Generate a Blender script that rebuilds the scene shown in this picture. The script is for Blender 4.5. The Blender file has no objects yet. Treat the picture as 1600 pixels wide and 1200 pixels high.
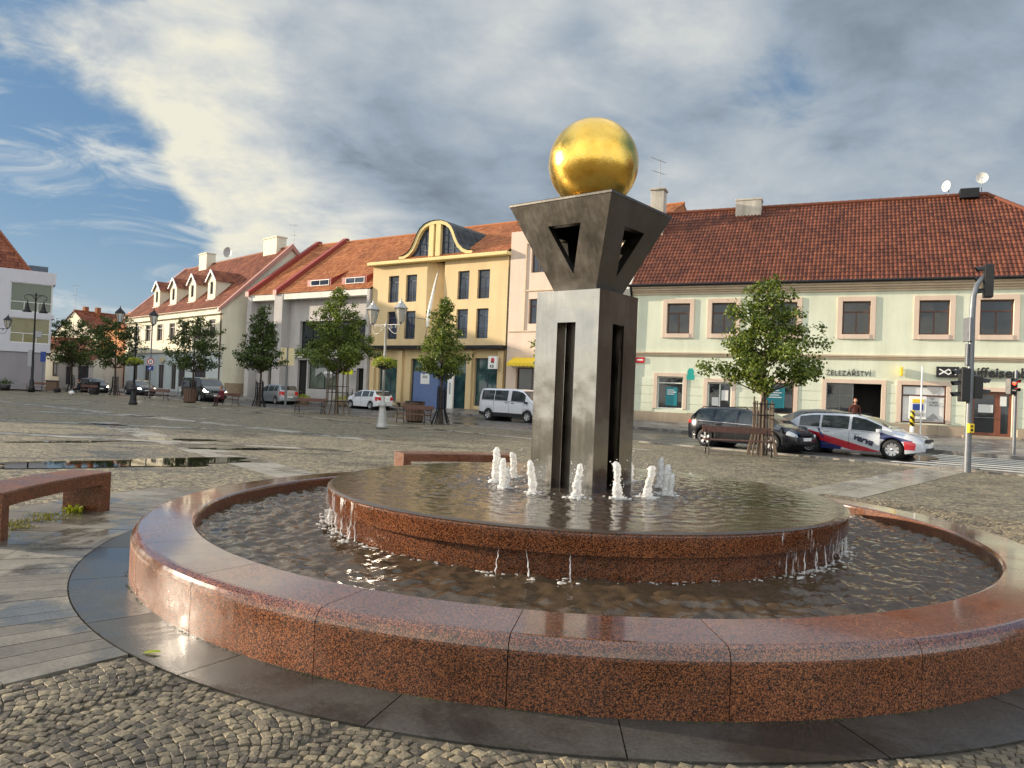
import bpy, bmesh, math, random
from math import sin, cos, pi, sqrt, radians, atan2, hypot, floor, tan, acos, exp
from mathutils import Vector, Matrix, noise
random.seed(7)
S = bpy.context.scene
COL = S.collection
R = random.random
U = random.uniform

# ------------------------------------------------------------------ mesh builder
class MB:
    def __init__(s):
        s.v = []; s.f = []; s.m = []; s.s = []; s.uv = []; s.M = None
    def add(s, vs, fs, mi=0, sm=False, uvs=None):
        b = len(s.v)
        if s.M is not None:
            vs = [s.M @ Vector(p) for p in vs]
        s.v.extend([tuple(p) for p in vs])
        for k, f in enumerate(fs):
            s.f.append([b + i for i in f]); s.m.append(mi); s.s.append(sm)
            s.uv.append([uvs[i] for i in f] if uvs else None)
    def box(s, x0, x1, y0, y1, z0, z1, mi=0):
        s.add([(x0,y0,z0),(x1,y0,z0),(x1,y1,z0),(x0,y1,z0),(x0,y0,z1),(x1,y0,z1),(x1,y1,z1),(x0,y1,z1)],
              [(3,2,1,0),(4,5,6,7),(0,1,5,4),(1,2,6,5),(2,3,7,6),(3,0,4,7)], mi)
    def bbox(s, x0, x1, y0, y1, z0, z1, b=.01, mi=0):      # box with chamfered edges
        vs = []; fs = []
        bm = bmesh.new(); bmesh.ops.create_cube(bm, size=1)
        for v in bm.verts:
            v.co = Vector(((x0+x1)/2 + v.co.x*(x1-x0), (y0+y1)/2 + v.co.y*(y1-y0), (z0+z1)/2 + v.co.z*(z1-z0)))
        bmesh.ops.bevel(bm, geom=bm.edges[:], offset=b, segments=2, affect='EDGES', profile=.5)
        bm.verts.index_update()
        vs = [tuple(v.co) for v in bm.verts]; fs = [[v.index for v in f.verts] for f in bm.faces]
        bm.free(); s.add(vs, fs, mi)
    def quad(s, a, b, c, d, mi=0, uvs=None):
        s.add([a,b,c,d], [(0,1,2,3)], mi, False, uvs)
    def poly(s, pts, mi=0):
        s.add(pts, [tuple(range(len(pts)))], mi)
    def prism(s, pts, off, mi=0):
        n = len(pts); o = Vector(off)
        vs = [Vector(p) for p in pts] + [Vector(p)+o for p in pts]
        fs = [tuple(range(n-1,-1,-1)), tuple(range(n,2*n))]
        for i in range(n):
            j = (i+1) % n; fs.append((i,j,n+j,n+i))
        s.add(vs, fs, mi)
    def tube(s, pts, r, n=8, mi=0, cap=True, sm=True):
        pts = [Vector(p) for p in pts]
        k = len(pts); rs = r if isinstance(r,(list,tuple)) else [r]*k
        vs = []; fs = []
        up = None
        for i,p in enumerate(pts):
            t = (pts[min(i+1,k-1)] - pts[max(i-1,0)])
            if t.length < 1e-9: t = Vector((0,0,1))
            t.normalize()
            if up is None:
                up = Vector((0,0,1)) if abs(t.z) < .9 else Vector((1,0,0))
            a = t.cross(up)
            if a.length < 1e-6: a = t.cross(Vector((0,1,0)))
            a.normalize(); b = a.cross(t).normalized(); up = b
            for q in range(n):
                w = 2*pi*q/n
                vs.append(p + a*cos(w)*rs[i] + b*sin(w)*rs[i])
        for i in range(k-1):
            for q in range(n):
                q2 = (q+1) % n
                fs.append((i*n+q, i*n+q2, (i+1)*n+q2, (i+1)*n+q))
        s.add(vs, fs, mi, sm)
        if cap:
            s.add(vs[:n], [tuple(range(n-1,-1,-1))], mi); s.add(vs[-n:], [tuple(range(n))], mi)
    def lathe(s, prof, n=16, c=(0,0,0), mi=0, sm=True, ax='z', cap=True):
        vs = []; fs = []
        for (r,z) in prof:
            for q in range(n):
                w = 2*pi*q/n
                if ax == 'z': p = (c[0]+r*cos(w), c[1]+r*sin(w), c[2]+z)
                elif ax == 'y': p = (c[0]+r*cos(w), c[1]+z, c[2]-r*sin(w))
                else: p = (c[0]+z, c[1]+r*cos(w), c[2]+r*sin(w))
                vs.append(p)
        for i in range(len(prof)-1):
            for q in range(n):
                q2 = (q+1) % n
                fs.append((i*n+q, i*n+q2, (i+1)*n+q2, (i+1)*n+q))
        if cap:
            if prof[0][0] > 1e-5: fs.append(tuple(range(n-1,-1,-1)))
            if prof[-1][0] > 1e-5: fs.append(tuple(range((len(prof)-1)*n, len(prof)*n)))
        s.add(vs, fs, mi, sm)
    def sphere(s, c, r, n=16, m=10, mi=0, sc=(1,1,1)):
        pr = []
        vs = []; fs = []
        for i in range(m+1):
            t = pi*i/m
            for q in range(n):
                w = 2*pi*q/n
                vs.append((c[0]+r*sc[0]*sin(t)*cos(w), c[1]+r*sc[1]*sin(t)*sin(w), c[2]-r*sc[2]*cos(t)))
        for i in range(m):
            for q in range(n):
                q2 = (q+1) % n
                fs.append((i*n+q, i*n+q2, (i+1)*n+q2, (i+1)*n+q))
        s.add(vs, fs, mi, True)
    def build(s, name, mats, parent=None, loc=None, merge=False):
        me = bpy.data.meshes.new(name)
        me.from_pydata(s.v, [], s.f)
        if not isinstance(mats,(list,tuple)): mats = [mats]
        for m in mats: me.materials.append(m)
        me.polygons.foreach_set('material_index', s.m)
        me.polygons.foreach_set('use_smooth', s.s)
        if any(u is not None for u in s.uv):
            ul = me.uv_layers.new(name='UVMap'); k = 0; arr = []
            for f,u in zip(s.f, s.uv):
                for i in range(len(f)):
                    a = u[i] if u else (0,0); arr.extend((a[0],a[1]))
            ul.data.foreach_set('uv', arr)
        me.update()
        if merge:
            bm = bmesh.new(); bm.from_mesh(me)
            bmesh.ops.remove_doubles(bm, verts=bm.verts, dist=1e-4)
            bmesh.ops.recalc_face_normals(bm, faces=bm.faces)
            bm.to_mesh(me); bm.free()
        o = bpy.data.objects.new(name, me); COL.objects.link(o)
        if parent: o.parent = parent
        if loc: o.location = loc
        return o

def empty(name, loc, rz, label, cat, group=None):
    o = bpy.data.objects.new(name, None); COL.objects.link(o)
    o.location = loc; o.rotation_euler = (0,0,rz); o.empty_display_size = .3
    o['label'] = label; o['category'] = cat
    if group: o['group'] = group
    return o
def tag(o, label, cat, group=None):
    o['label'] = label; o['category'] = cat
    if group: o['group'] = group
    return o
def struct(o, kind='structure'):
    o['kind'] = kind; return o
def kids(o):
    return [c for c in COL.objects if c.parent == o]
def copy_tree(o, parent=None):
    c = o.copy(); COL.objects.link(c); c.parent = parent
    for ch in list(o.children): copy_tree(ch, c)
    return c
def text(name, body, size, mat, parent=None, loc=(0,0,0), rot=(pi/2,0,0), ext=.01, align='LEFT', sx=1, bold=0, spacing=1, shear=0):
    cu = bpy.data.curves.new(name, 'FONT'); cu.body = body; cu.size = size; cu.extrude = ext
    cu.align_x = align; cu.space_character = spacing; cu.offset = bold; cu.shear = shear
    cu.resolution_u = 3
    to = bpy.data.objects.new(name+'_tmp', cu); COL.objects.link(to)
    bpy.context.view_layer.update()
    me = bpy.data.meshes.new_from_object(to.evaluated_get(bpy.context.evaluated_depsgraph_get()))
    COL.objects.unlink(to); bpy.data.objects.remove(to)
    me.name = name
    me.transform(Matrix.Diagonal((sx,1,1,1)))
    me.materials.clear(); me.materials.append(mat)
    o = bpy.data.objects.new(name, me); COL.objects.link(o)
    o.location = loc; o.rotation_euler = rot
    if parent: o.parent = parent
    return o

def wall(b, x0, x1, z0, z1, holes=(), y=0, rev=.14, mi=0, rmi=None, back=False):
    """front wall in the plane y, openings (x0,x1,z0,z1) with reveals"""
    rmi = mi if rmi is None else rmi
    xs = sorted(set([x0,x1]+[h[0] for h in holes]+[h[1] for h in holes])); zs = sorted(set([z0,z1]+[h[2] for h in holes]+[h[3] for h in holes]))
    xs = [x for x in xs if x0 <= x <= x1]; zs = [z for z in zs if z0 <= z <= z1]
    for i in range(len(xs)-1):
        for k in range(len(zs)-1):
            xm = (xs[i]+xs[i+1])/2; zm = (zs[k]+zs[k+1])/2
            if any(h[0]<xm<h[1] and h[2]<zm<h[3] for h in holes): continue
            b.quad((xs[i],y,zs[k]),(xs[i+1],y,zs[k]),(xs[i+1],y,zs[k+1]),(xs[i],y,zs[k+1]),mi)
    for h in holes:
        a,c,d,e = h; yb = y+rev
        b.quad((a,y,d),(a,y,e),(a,yb,e),(a,yb,d),rmi); b.quad((c,y,d),(c,yb,d),(c,yb,e),(c,y,e),rmi)
        b.quad((a,y,e),(c,y,e),(c,yb,e),(a,yb,e),rmi); b.quad((a,y,d),(a,yb,d),(c,yb,d),(c,y,d),rmi)


# ------------------------------------------------------------------ materials
class NT:
    def __init__(s, name, world=False):
        if world:
            s.m = bpy.data.worlds.new(name)
        else:
            s.m = bpy.data.materials.new(name)
        s.m.use_nodes = True; s.t = s.m.node_tree; s.t.nodes.clear()
    def n(s, typ, **kw):
        nd = s.t.nodes.new(typ)
        ins = kw.pop('i', {})
        for k,v in kw.items(): setattr(nd, k, v)
        for k,v in ins.items():
            if isinstance(v, bpy.types.NodeSocket): s.t.links.new(v, nd.inputs[k])
            else: nd.inputs[k].default_value = v
        return nd
    def math(s, op, a, b=0, c=0, clamp=False):
        return s.n('ShaderNodeMath', operation=op, use_clamp=clamp, i={0:a,1:b,2:c}).outputs[0]
    def vm(s, op, a, b=(0,0,0), sc=None):
        nd = s.n('ShaderNodeVectorMath', operation=op, i={0:a,1:b})
        if sc is not None:
            if isinstance(sc, bpy.types.NodeSocket): s.t.links.new(sc, nd.inputs['Scale'])
            else: nd.inputs['Scale'].default_value = sc
        return nd.outputs['Value'] if op in ('DOT_PRODUCT','LENGTH','DISTANCE') else nd.outputs[0]
    def mix(s, fac, a, b, mode='MIX'):
        nd = s.n('ShaderNodeMix', data_type='RGBA', blend_type=mode)
        for k,v in ((0,fac),(6,a),(7,b)):
            if isinstance(v, bpy.types.NodeSocket): s.t.links.new(v, nd.inputs[k])
            else: nd.inputs[k].default_value = (tuple(v)+(1,) if k>0 and len(v)==3 else v)
        return nd.outputs[2]
    def noise(s, vec, scale, detail=4, rough=.55, dist=0, dim='3D'):
        nd = s.n('ShaderNodeTexNoise', noise_dimensions=dim, i={'Scale':scale,'Detail':detail,'Roughness':rough,'Distortion':dist})
        if vec is not None: s.t.links.new(vec, nd.inputs['Vector'])
        return nd.outputs[0]
    def ramp(s, fac, stops, interp='LINEAR'):
        nd = s.n('ShaderNodeValToRGB'); e = nd.color_ramp; e.interpolation = interp
        while len(e.elements) < len(stops): e.elements.new(.5)
        for el,(p,c) in zip(e.elements, stops):
            el.position = p; el.color = tuple(c)+(1,) if len(c)==3 else c
        s.t.links.new(fac, nd.inputs[0]); return nd.outputs[0]
    def rng(s, v, a, b, c=0, d=1, smooth=False):
        nd = s.n('ShaderNodeMapRange', interpolation_type='SMOOTHSTEP' if smooth else 'LINEAR', i={0:v,1:a,2:b,3:c,4:d})
        return nd.outputs[0]
    def obj(s): return s.n('ShaderNodeTexCoord').outputs['Object']
    def bump(s, h, strength=.3, dist=.01, nrm=None):
        nd = s.n('ShaderNodeBump', i={'Strength':strength,'Distance':dist,'Height':h})
        if nrm: s.t.links.new(nrm, nd.inputs['Normal'])
        return nd.outputs[0]
    def pbr(s, col, rough=.6, metal=0, bump=None, spec=.5, coat=0, crough=.05, emit=None, estr=0, trans=0, ior=1.45, alpha=1):
        i = {'Base Color': col if isinstance(col, bpy.types.NodeSocket) else tuple(col)+(1,), 'Roughness':rough, 'Metallic':metal,
             'Specular IOR Level':spec, 'Coat Weight':coat, 'Coat Roughness':crough, 'Transmission Weight':trans, 'IOR':ior, 'Alpha':alpha}
        if emit is not None: i['Emission Color'] = tuple(emit)+(1,); i['Emission Strength'] = estr
        if bump is not None: i['Normal'] = bump
        return s.n('ShaderNodeBsdfPrincipled', i=i).outputs[0]
    def out(s, sh):
        o = s.n('ShaderNodeOutputMaterial'); s.t.links.new(sh, o.inputs[0]); return s.m

def simple(name, col, rough=.6, metal=0, coat=0, var=.12, scale=6, bstr=0, spec=.5):
    t = NT(name); c = t.obj(); nz = t.noise(c, scale, 5, .6)
    k = t.rng(nz, .25, .75, 1-var, 1+var)
    colr = t.mix(1, tuple(col), t.n('ShaderNodeCombineColor', i={0:k,1:k,2:k}).outputs[0], 'MULTIPLY')
    rg = t.rng(nz, .3, .7, max(0,rough-.06), min(1,rough+.06))
    b = t.bump(t.noise(c, scale*9, 3), bstr, .01) if bstr else None
    return t.out(t.pbr(colr, rg, metal, b, spec, coat))

def plaster(name, col, dirt=.25, joints=None):
    t = NT(name); c = t.obj()
    n1 = t.noise(c, .55, 6, .65); n2 = t.noise(c, 22, 4, .6)
    st = t.noise(t.vm('MULTIPLY', c, (1.3,1.3,.22)), 1, 5, .65)
    d1 = t.rng(n1, .3, .72, 1.03, 1-dirt*.55); d2 = t.rng(st, .42, .8, 1.0, 1-dirt); d3 = t.rng(n2, .3, .7, .97, 1.03)
    k = t.math('MULTIPLY', t.math('MULTIPLY', d1, d2), d3)
    sep = t.n('ShaderNodeSeparateXYZ', i={0:c}).outputs
    lowd = t.rng(sep[2], 0, 1.6, 1-dirt*.6, 1)
    k = t.math('MULTIPLY', k, lowd)
    colr = t.mix(1, tuple(col), t.n('ShaderNodeCombineColor', i={0:k,1:k,2:t.math('MULTIPLY',k,t.rng(n1,.3,.7,1,.97))}).outputs[0], 'MULTIPLY')
    return t.out(t.pbr(colr, .88, 0, t.bump(n2, .25, .01), .25))

def tiles(name, c1, c2, c3, old=.5, rough=.7):
    t = NT(name); uv = t.n('ShaderNodeTexCoord').outputs['UV']
    fl = t.vm('FLOOR', uv)
    w = t.n('ShaderNodeTexWhiteNoise', noise_dimensions='2D', i={0:fl}).outputs[0]
    big = t.noise(uv, .09, 5, .6); mid = t.noise(uv, .7, 4, .6); fine = t.noise(uv, 6, 3, .6)
    v = t.math('ADD', t.math('MULTIPLY', w, .5), t.math('MULTIPLY', t.math('ADD', big, mid), .25))
    col = t.ramp(v, [(.25,c1),(.5,c2),(.78,c3)])
    k = t.rng(t.math('ADD', t.math('MULTIPLY', big, .6), t.math('MULTIPLY', fine, .4)), .35, .62, 1-old, 1.06)
    col = t.mix(1, col, t.n('ShaderNodeCombineColor', i={0:k,1:k,2:k}).outputs[0], 'MULTIPLY')
    return t.out(t.pbr(col, rough, 0, t.bump(fine, .25, .01), .3))

def glass_dark(name, col=(.02,.025,.03), rough=.03, var=.5, spec=.8):
    t = NT(name); c = t.obj()
    g = t.n('ShaderNodeNewGeometry').outputs['Random Per Island']
    n1 = t.noise(c, 1.3, 3, .5)
    k = t.rng(n1, .3, .7, 1-var, 1+var)
    colr = t.mix(1, tuple(col), t.n('ShaderNodeCombineColor', i={0:k,1:k,2:k}).outputs[0], 'MULTIPLY')
    return t.out(t.pbr(colr, rough, 0, t.bump(t.noise(c, 1.1, 2), .04, .05), spec))

def granite(name, wet=.0, tint=1.0, rough=.2, coat=0):
    t = NT(name); c = t.obj()
    vo = t.n('ShaderNodeTexVoronoi', feature='F1', i={'Vector':t.vm('ADD', c, t.vm('SCALE', t.n('ShaderNodeTexNoise', i={'Vector':c,'Scale':160.,'Detail':2}).outputs[1], sc=.006)),'Scale':200.})
    rnd = t.n('ShaderNodeSeparateColor', i={0:vo.outputs['Color']}).outputs[0]
    n2 = t.noise(c, 70, 3, .7); n3 = t.noise(c, 1.1, 4, .6)
    v = t.math('ADD', t.math('MULTIPLY', rnd, .6), t.math('MULTIPLY', n2, .4))
    T = tint
    col = t.ramp(v, [(.24,(.010*T,.008*T,.007*T)),(.43,(.04*T,.018*T,.012*T)),(.52,(.16*T,.053*T,.023*T)),(.66,(.28*T,.095*T,.038*T)),(.84,(.37*T,.16*T,.07*T))])
    isl = t.n('ShaderNodeNewGeometry').outputs['Random Per Island']; stn = t.noise(t.vm('MULTIPLY', c, (2.5,2.5,.6)), 1, 6, .65)
    k = t.math('MULTIPLY', t.math('MULTIPLY', t.rng(n3, .3, .7, .8, 1.14), t.rng(isl, 0, 1, .86, 1.14)), t.rng(stn, .4, .75, 1.05, .78))
    col = t.mix(1, col, t.n('ShaderNodeCombineColor', i={0:k,1:k,2:k}).outputs[0], 'MULTIPLY')
    rg = t.rng(t.noise(c, 2.3, 5, .6), .35, .65, rough*.6, rough*1.7)
    return t.out(t.pbr(col, rg, 0, t.bump(t.noise(c, 45, 4), .03, .004), .5, coat, .07))

def wetslab(name, base, wet_rough=.1, dry_rough=.5, wscale=.8, wlo=.42, whi=.58, colvar=.3):
    t = NT(name); c = t.obj()
    isl = t.n('ShaderNodeNewGeometry').outputs['Random Per Island']
    n1 = t.noise(c, wscale, 6, .62, .6); n2 = t.noise(c, 40, 4, .7); n3 = t.noise(c, 5, 5, .6)
    wet = t.rng(t.math('ADD', n1, t.math('MULTIPLY', t.math('SUBTRACT', isl, .5), .12)), wlo, whi, 0, 1, True)
    k = t.math('MULTIPLY', t.rng(isl, 0, 1, 1-colvar, 1+colvar), t.math('MULTIPLY', t.rng(n2, .3, .7, .8, 1.2), t.rng(n3, .3, .7, .8, 1.15)))
    k = t.math('MULTIPLY', k, t.rng(wet, 0, 1, 1.25, .6))
    col = t.mix(1, tuple(base), t.n('ShaderNodeCombineColor', i={0:k,1:k,2:k}).outputs[0], 'MULTIPLY')
    rg = t.math('ADD', t.rng(wet, 0, 1, dry_rough, wet_rough), t.rng(n2, .3, .7, -.03, .05), clamp=True)
    h = t.math('MULTIPLY', n2, t.rng(wet, 0, 1, 1, .25))
    return t.out(t.pbr(col, rg, 0, t.bump(h, .25, .004), .5))

def leafmat(name, c1, c2, c3):
    t = NT(name)
    g = t.n('ShaderNodeNewGeometry').outputs['Random Per Island']
    n = t.noise(t.obj(), 1.7, 3)
    v = t.math('ADD', t.math('MULTIPLY', g, .6), t.math('MULTIPLY', n, .4))
    col = t.ramp(v, [(.22,c1),(.5,c2),(.78,c3)])
    p = t.pbr(col, .45, 0, None, .4)
    tr = t.n('ShaderNodeBsdfTranslucent', i={0:t.mix(1, col, (1.15,1.2,.5), 'MULTIPLY')}).outputs[0]
    return t.out(t.n('ShaderNodeMixShader', i={0:.28,1:p,2:tr}).outputs[0])

def paint(name, col, metal=.0, rough=.28, coat=1):
    t = NT(name); c = t.obj()
    d = t.rng(t.noise(c, 3, 5, .6), .35, .7, 0, .05)
    rg = t.math('ADD', rough, d)
    return t.out(t.pbr(col, rg, metal, None, .5, coat, .04))

def setts(name, gate=True):
    # natural stone setts with wet and dry areas
    t = NT(name); c = t.obj()
    warp = t.vm('SCALE', t.n('ShaderNodeTexNoise', i={'Vector':c,'Scale':3.,'Detail':2}).outputs[1], sc=.05)
    cw = t.vm('ADD', c, warp)
    e = t.n('ShaderNodeTexVoronoi', feature='DISTANCE_TO_EDGE', i={'Vector':cw,'Scale':15.,'Randomness':.72}).outputs['Distance']
    vc = t.n('ShaderNodeTexVoronoi', feature='F1', i={'Vector':cw,'Scale':15.,'Randomness':.72}).outputs['Color']
    rnd = t.n('ShaderNodeSeparateColor', i={0:vc}).outputs
    big = t.noise(c, .16, 4, .55); mid = t.noise(c, .9, 5, .6); fine = t.noise(c, 30, 4, .65)
    v = t.math('ADD', t.math('MULTIPLY', rnd[0], .55), t.math('MULTIPLY', mid, .45))
    col = t.ramp(v, [(.2,(.10,.088,.07)),(.42,(.19,.162,.118)),(.6,(.275,.232,.152)),(.82,(.37,.31,.19))])
    wsrc = t.math('ADD', t.noise(t.vm('MULTIPLY', c, (.42,.85,1)), 1, 6, .62, .8), t.math('MULTIPLY', t.math('SUBTRACT', big, .5), .8))
    wet = t.rng(wsrc, .50, .68, 0, 1, True)
    joint = t.rng(e, .02, .11, 0, 1, True)
    k = t.math('MULTIPLY', t.rng(joint, 0, 1, .34, 1), t.math('MULTIPLY', t.rng(fine, .3, .7, .82, 1.18), t.rng(wet, 0, 1, 1.05, .6)))
    col = t.mix(1, col, t.n('ShaderNodeCombineColor', i={0:k,1:k,2:k}).outputs[0], 'MULTIPLY')
    rg = t.math('ADD', t.rng(wet, 0, 1, .75, .2), t.rng(rnd[1], 0, 1, -.06, .1), clamp=True)
    h = t.math('ADD', t.math('MULTIPLY', joint, 1), t.math('ADD', t.math('MULTIPLY', fine, .25), t.math('MULTIPLY', rnd[2], .35)))
    return t.out(t.pbr(col, rg, 0, t.bump(h, .6, .016), .35))

def stonemat(name):
    t = NT(name); c = t.obj()
    isl = t.n('ShaderNodeNewGeometry').outputs['Random Per Island']
    mid = t.noise(c, 1.3, 4); n2 = t.noise(c, 60, 5, .7); n3 = t.noise(c, 14, 4, .6)
    v = t.math('ADD', t.math('MULTIPLY', isl, .6), t.math('MULTIPLY', n3, .4))
    col = t.ramp(v, [(.2,(.07,.058,.043)),(.45,(.14,.114,.077)),(.65,(.205,.166,.105)),(.85,(.275,.223,.138))])
    wet = t.rng(t.noise(c, .8, 5, .6), .48, .62, 0, 1, True)
    k = t.math('MULTIPLY', t.rng(n2, .3, .7, .7, 1.3), t.rng(wet, 0, 1, 1.08, .62))
    col = t.mix(1, col, t.n('ShaderNodeCombineColor', i={0:k,1:k,2:k}).outputs[0], 'MULTIPLY')
    return t.out(t.pbr(col, t.rng(wet, 0, 1, .75, .55), 0, t.bump(t.math('ADD', n2, t.math('MULTIPLY', n3, 1.2)), .6, .008), .5))

def water(name, tint, rough=.02, clear=.55, dcol=(.085,.055,.03)):
    t = NT(name); c = t.obj()
    b = t.bump(t.noise(c, 26, 4, .6, .4), .16, .012)
    fr = t.n('ShaderNodeFresnel', i={'IOR':1.33,'Normal':b}).outputs[0]
    gl = t.n('ShaderNodeBsdfGlossy', i={'Color':(1,1,1,1),'Roughness':rough,'Normal':b}).outputs[0]
    tr = t.n('ShaderNodeBsdfTransparent', i={'Color':tuple(tint)+(1,)}).outputs[0]
    df = t.n('ShaderNodeBsdfDiffuse', i={'Color':tuple(dcol)+(1,)}).outputs[0]
    body = t.n('ShaderNodeMixShader', i={0:clear,1:df,2:tr}).outputs[0]
    return t.out(t.n('ShaderNodeMixShader', i={0:fr,1:body,2:gl}).outputs[0])

def steel(name, col, rough, streak=.5):
    t = NT(name); c = t.obj()
    s1 = t.noise(t.vm('MULTIPLY', c, (26,26,1.1)), 1, 5, .6)
    n1 = t.noise(c, 2.2, 5, .6); n2 = t.noise(c, 9, 4, .6)
    k = t.math('MULTIPLY', t.rng(n1, .3, .7, .78, 1.12), t.rng(s1, .3, .7, 1-.3*streak, 1+.2*streak))
    colr = t.mix(1, tuple(col), t.n('ShaderNodeCombineColor', i={0:k,1:k,2:k}).outputs[0], 'MULTIPLY')
    rg = t.math('ADD', t.rng(n1, .3, .7, rough*.75, rough*1.35), t.rng(s1, .3, .7, -.03, .05), clamp=True)
    return t.out(t.pbr(colr, rg, 1, t.bump(t.math('ADD', s1, t.math('MULTIPLY', n2, .8)), .10, .01, t.bump(t.noise(c, 1.6, 2), .5, .03)), .5))

M = {}
def mats():
    m = M
    m['granite'] = granite('red_granite', rough=.36); m['granite_top'] = granite('polished_red_granite', coat=1); m['granite_wet'] = granite('wet_red_granite', tint=.8, rough=.1)
    m['slab'] = wetslab('dark_wet_slab', (.05,.047,.041), .12, .36, .9, .44, .6, .12)
    m['plank'] = wetslab('grey_slab', (.155,.138,.11), .16, .55, 1.3, .46, .6, .34)
    m['band'] = wetslab('pale_band', (.27,.245,.20), .16, .5, .7, .42, .58, .2)
    m['kerb'] = wetslab('kerb_stone', (.22,.2,.17), .25, .6, 1.0, .45, .6, .15)
    m['pave'] = wetslab('pavement_mosaic', (.17,.16,.15), .3, .6, 1.5, .45, .6, .3)
    m['setts'] = setts('stone_setts'); m['stone'] = stonemat('sett_stone')
    m['soil'] = simple('joint_soil', (.075,.062,.043), .85, var=.4, scale=20, bstr=.4)
    t = NT('wet_asphalt'); c = t.obj(); n1 = t.noise(t.vm('MULTIPLY', c, (.35,.35,1)), 1, 6, .6, .5); n2 = t.noise(c, 90, 3, .7)
    wet = t.rng(n1, .4, .62, 0, 1, True); k = t.math('MULTIPLY', t.rng(wet, 0, 1, 1.2, .65), t.rng(n2, .3, .7, .75, 1.25))
    col = t.mix(1, (.062,.058,.053), t.n('ShaderNodeCombineColor', i={0:k,1:k,2:k}).outputs[0], 'MULTIPLY')
    m['asphalt'] = t.out(t.pbr(col, t.rng(wet, 0, 1, .55, .16), 0, t.bump(n2, .3, .006), .5))
    m['line'] = simple('road_paint', (.62,.60,.55), .4, var=.25, scale=5, bstr=.1)
    m['gold'] = None
    t = NT('gold_leaf'); c = t.obj(); n1 = t.noise(c, 5, 5, .65); n2 = t.noise(c, 34, 4, .6)
    col = t.ramp(n1, [(.3,(.80,.46,.07)),(.6,(.92,.60,.13)),(.8,(.78,.52,.16))])
    m['gold'] = t.out(t.pbr(col, t.rng(n1, .3, .7, .16, .32), 1, t.bump(t.math('ADD', n2, t.math('MULTIPLY', n1, 2)), .16, .01), .5))
    m['steel'] = steel('brushed_steel', (.46,.43,.385), .12, .16); m['bronze'] = steel('dark_steel', (.175,.16,.14), .38, .3)
    m['steel_in'] = steel('inner_steel', (.16,.15,.14), .3)
    m['water'] = water('pool_water', (.5,.36,.22), .02, .5, (.13,.088,.05)); m['film'] = water('film_water', (.62,.52,.38), .03, .6, (.15,.115,.085))
    t = NT('white_water'); c = t.obj(); n = t.noise(t.vm('MULTIPLY', c, (1,1,.5)), 60, 4, .7)
    p = t.pbr((.93,.92,.9), .22, 0, t.bump(n, .5, .01), .5)
    tl = t.n('ShaderNodeBsdfTranslucent', i={0:(.95,.94,.92,1)}).outputs[0]
    p2 = t.n('ShaderNodeMixShader', i={0:.45,1:p,2:tl}).outputs[0]
    tr = t.n('ShaderNodeBsdfTransparent', i={0:(.9,.9,.9,1)}).outputs[0]
    m['foam'] = t.out(t.n('ShaderNodeMixShader', i={0:t.rng(n, .32, .58, .62, .12),1:p2,2:tr}).outputs[0])
    t = NT('thin_water'); p = t.pbr((.95,.95,.95), .1, 0, None, .6); tr = t.n('ShaderNodeBsdfTransparent').outputs[0]; nz = t.noise(t.vm('MULTIPLY', t.obj(), (1,1,.4)), 50, 3)
    m['spray'] = t.out(t.n('ShaderNodeMixShader', i={0:t.rng(nz, .35, .6, .75, .25),1:p,2:tr}).outputs[0])
    t = NT('water_sheet'); c = t.obj(); nz = t.noise(t.vm('MULTIPLY', c, (1,1,.10)), 42, 5, .65, .3); lo = t.noise(c, 5, 3)
    p = t.pbr((.95,.95,.93), .15, 0, t.bump(nz, .6, .01), .6); tr = t.n('ShaderNodeBsdfTransparent').outputs[0]
    m['sheet'] = t.out(t.n('ShaderNodeMixShader', i={0:t.rng(t.math('ADD', t.math('MULTIPLY', nz, .7), t.math('MULTIPLY', lo, .3)), .53, .68, 0, .7, True),1:tr,2:p}).outputs[0])
    m['mint'] = plaster('mint_plaster', (.725,.755,.605), .2); m['peach'] = plaster('peach_trim', (.71,.555,.45), .15)
    m['plinth'] = plaster('sandstone_plinth', (.46,.37,.28), .3)
    m['ivory'] = plaster('ivory_band', (.62,.50,.37), .2)
    m['yellow'] = plaster('yellow_plaster', (.69,.525,.30), .16); m['ytrim'] = plaster('pale_yellow_trim', (.74,.60,.30), .12)
    m['pink'] = plaster('pink_plaster', (.68,.54,.45), .15); m['grey'] = plaster('grey_plaster', (.50,.47,.46), .2)
    m['lilac'] = plaster('lilac_plaster', (.58,.57,.62), .08); m['dlilac'] = plaster('grey_render', (.30,.28,.30), .12)
    m['cream'] = plaster('cream_plaster', (.77,.72,.57), .16); m['pblue'] = plaster('pale_blue_plaster', (.62,.68,.68), .15)
    m['brick'] = plaster('old_brick', (.30,.12,.06), .3); m['dwall'] = plaster('dark_brown_render', (.045,.038,.036), .2); m['orange'] = plaster('orange_plaster', (.62,.27,.11), .12); m['white'] = plaster('white_plaster', (.74,.72,.66), .2)
    m['oldwhite'] = plaster('weathered_render', (.68,.62,.53), .6)
    m['roof_red'] = tiles('red_tiles', (.13,.036,.02), (.22,.066,.032), (.30,.105,.05), .45)
    m['roof_or'] = tiles('orange_tiles', (.30,.10,.035), (.40,.14,.05), (.48,.19,.075), .3)
    m['roof_br'] = tiles('brown_red_tiles', (.10,.034,.022), (.155,.05,.028), (.21,.07,.037), .35)
    m['redmetal'] = simple('red_flashing', (.28,.055,.04), .5, var=.15); m['pinkmetal'] = simple('pink_flashing', (.42,.22,.18), .55)
    m['slate'] = tiles('dark_slate', (.022,.024,.025), (.04,.043,.043), (.065,.068,.065), .4, .5)
    m['glass'] = glass_dark('window_glass'); m['glass_sky'] = glass_dark('blue_window_glass', (.03,.045,.075), .03)
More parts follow.
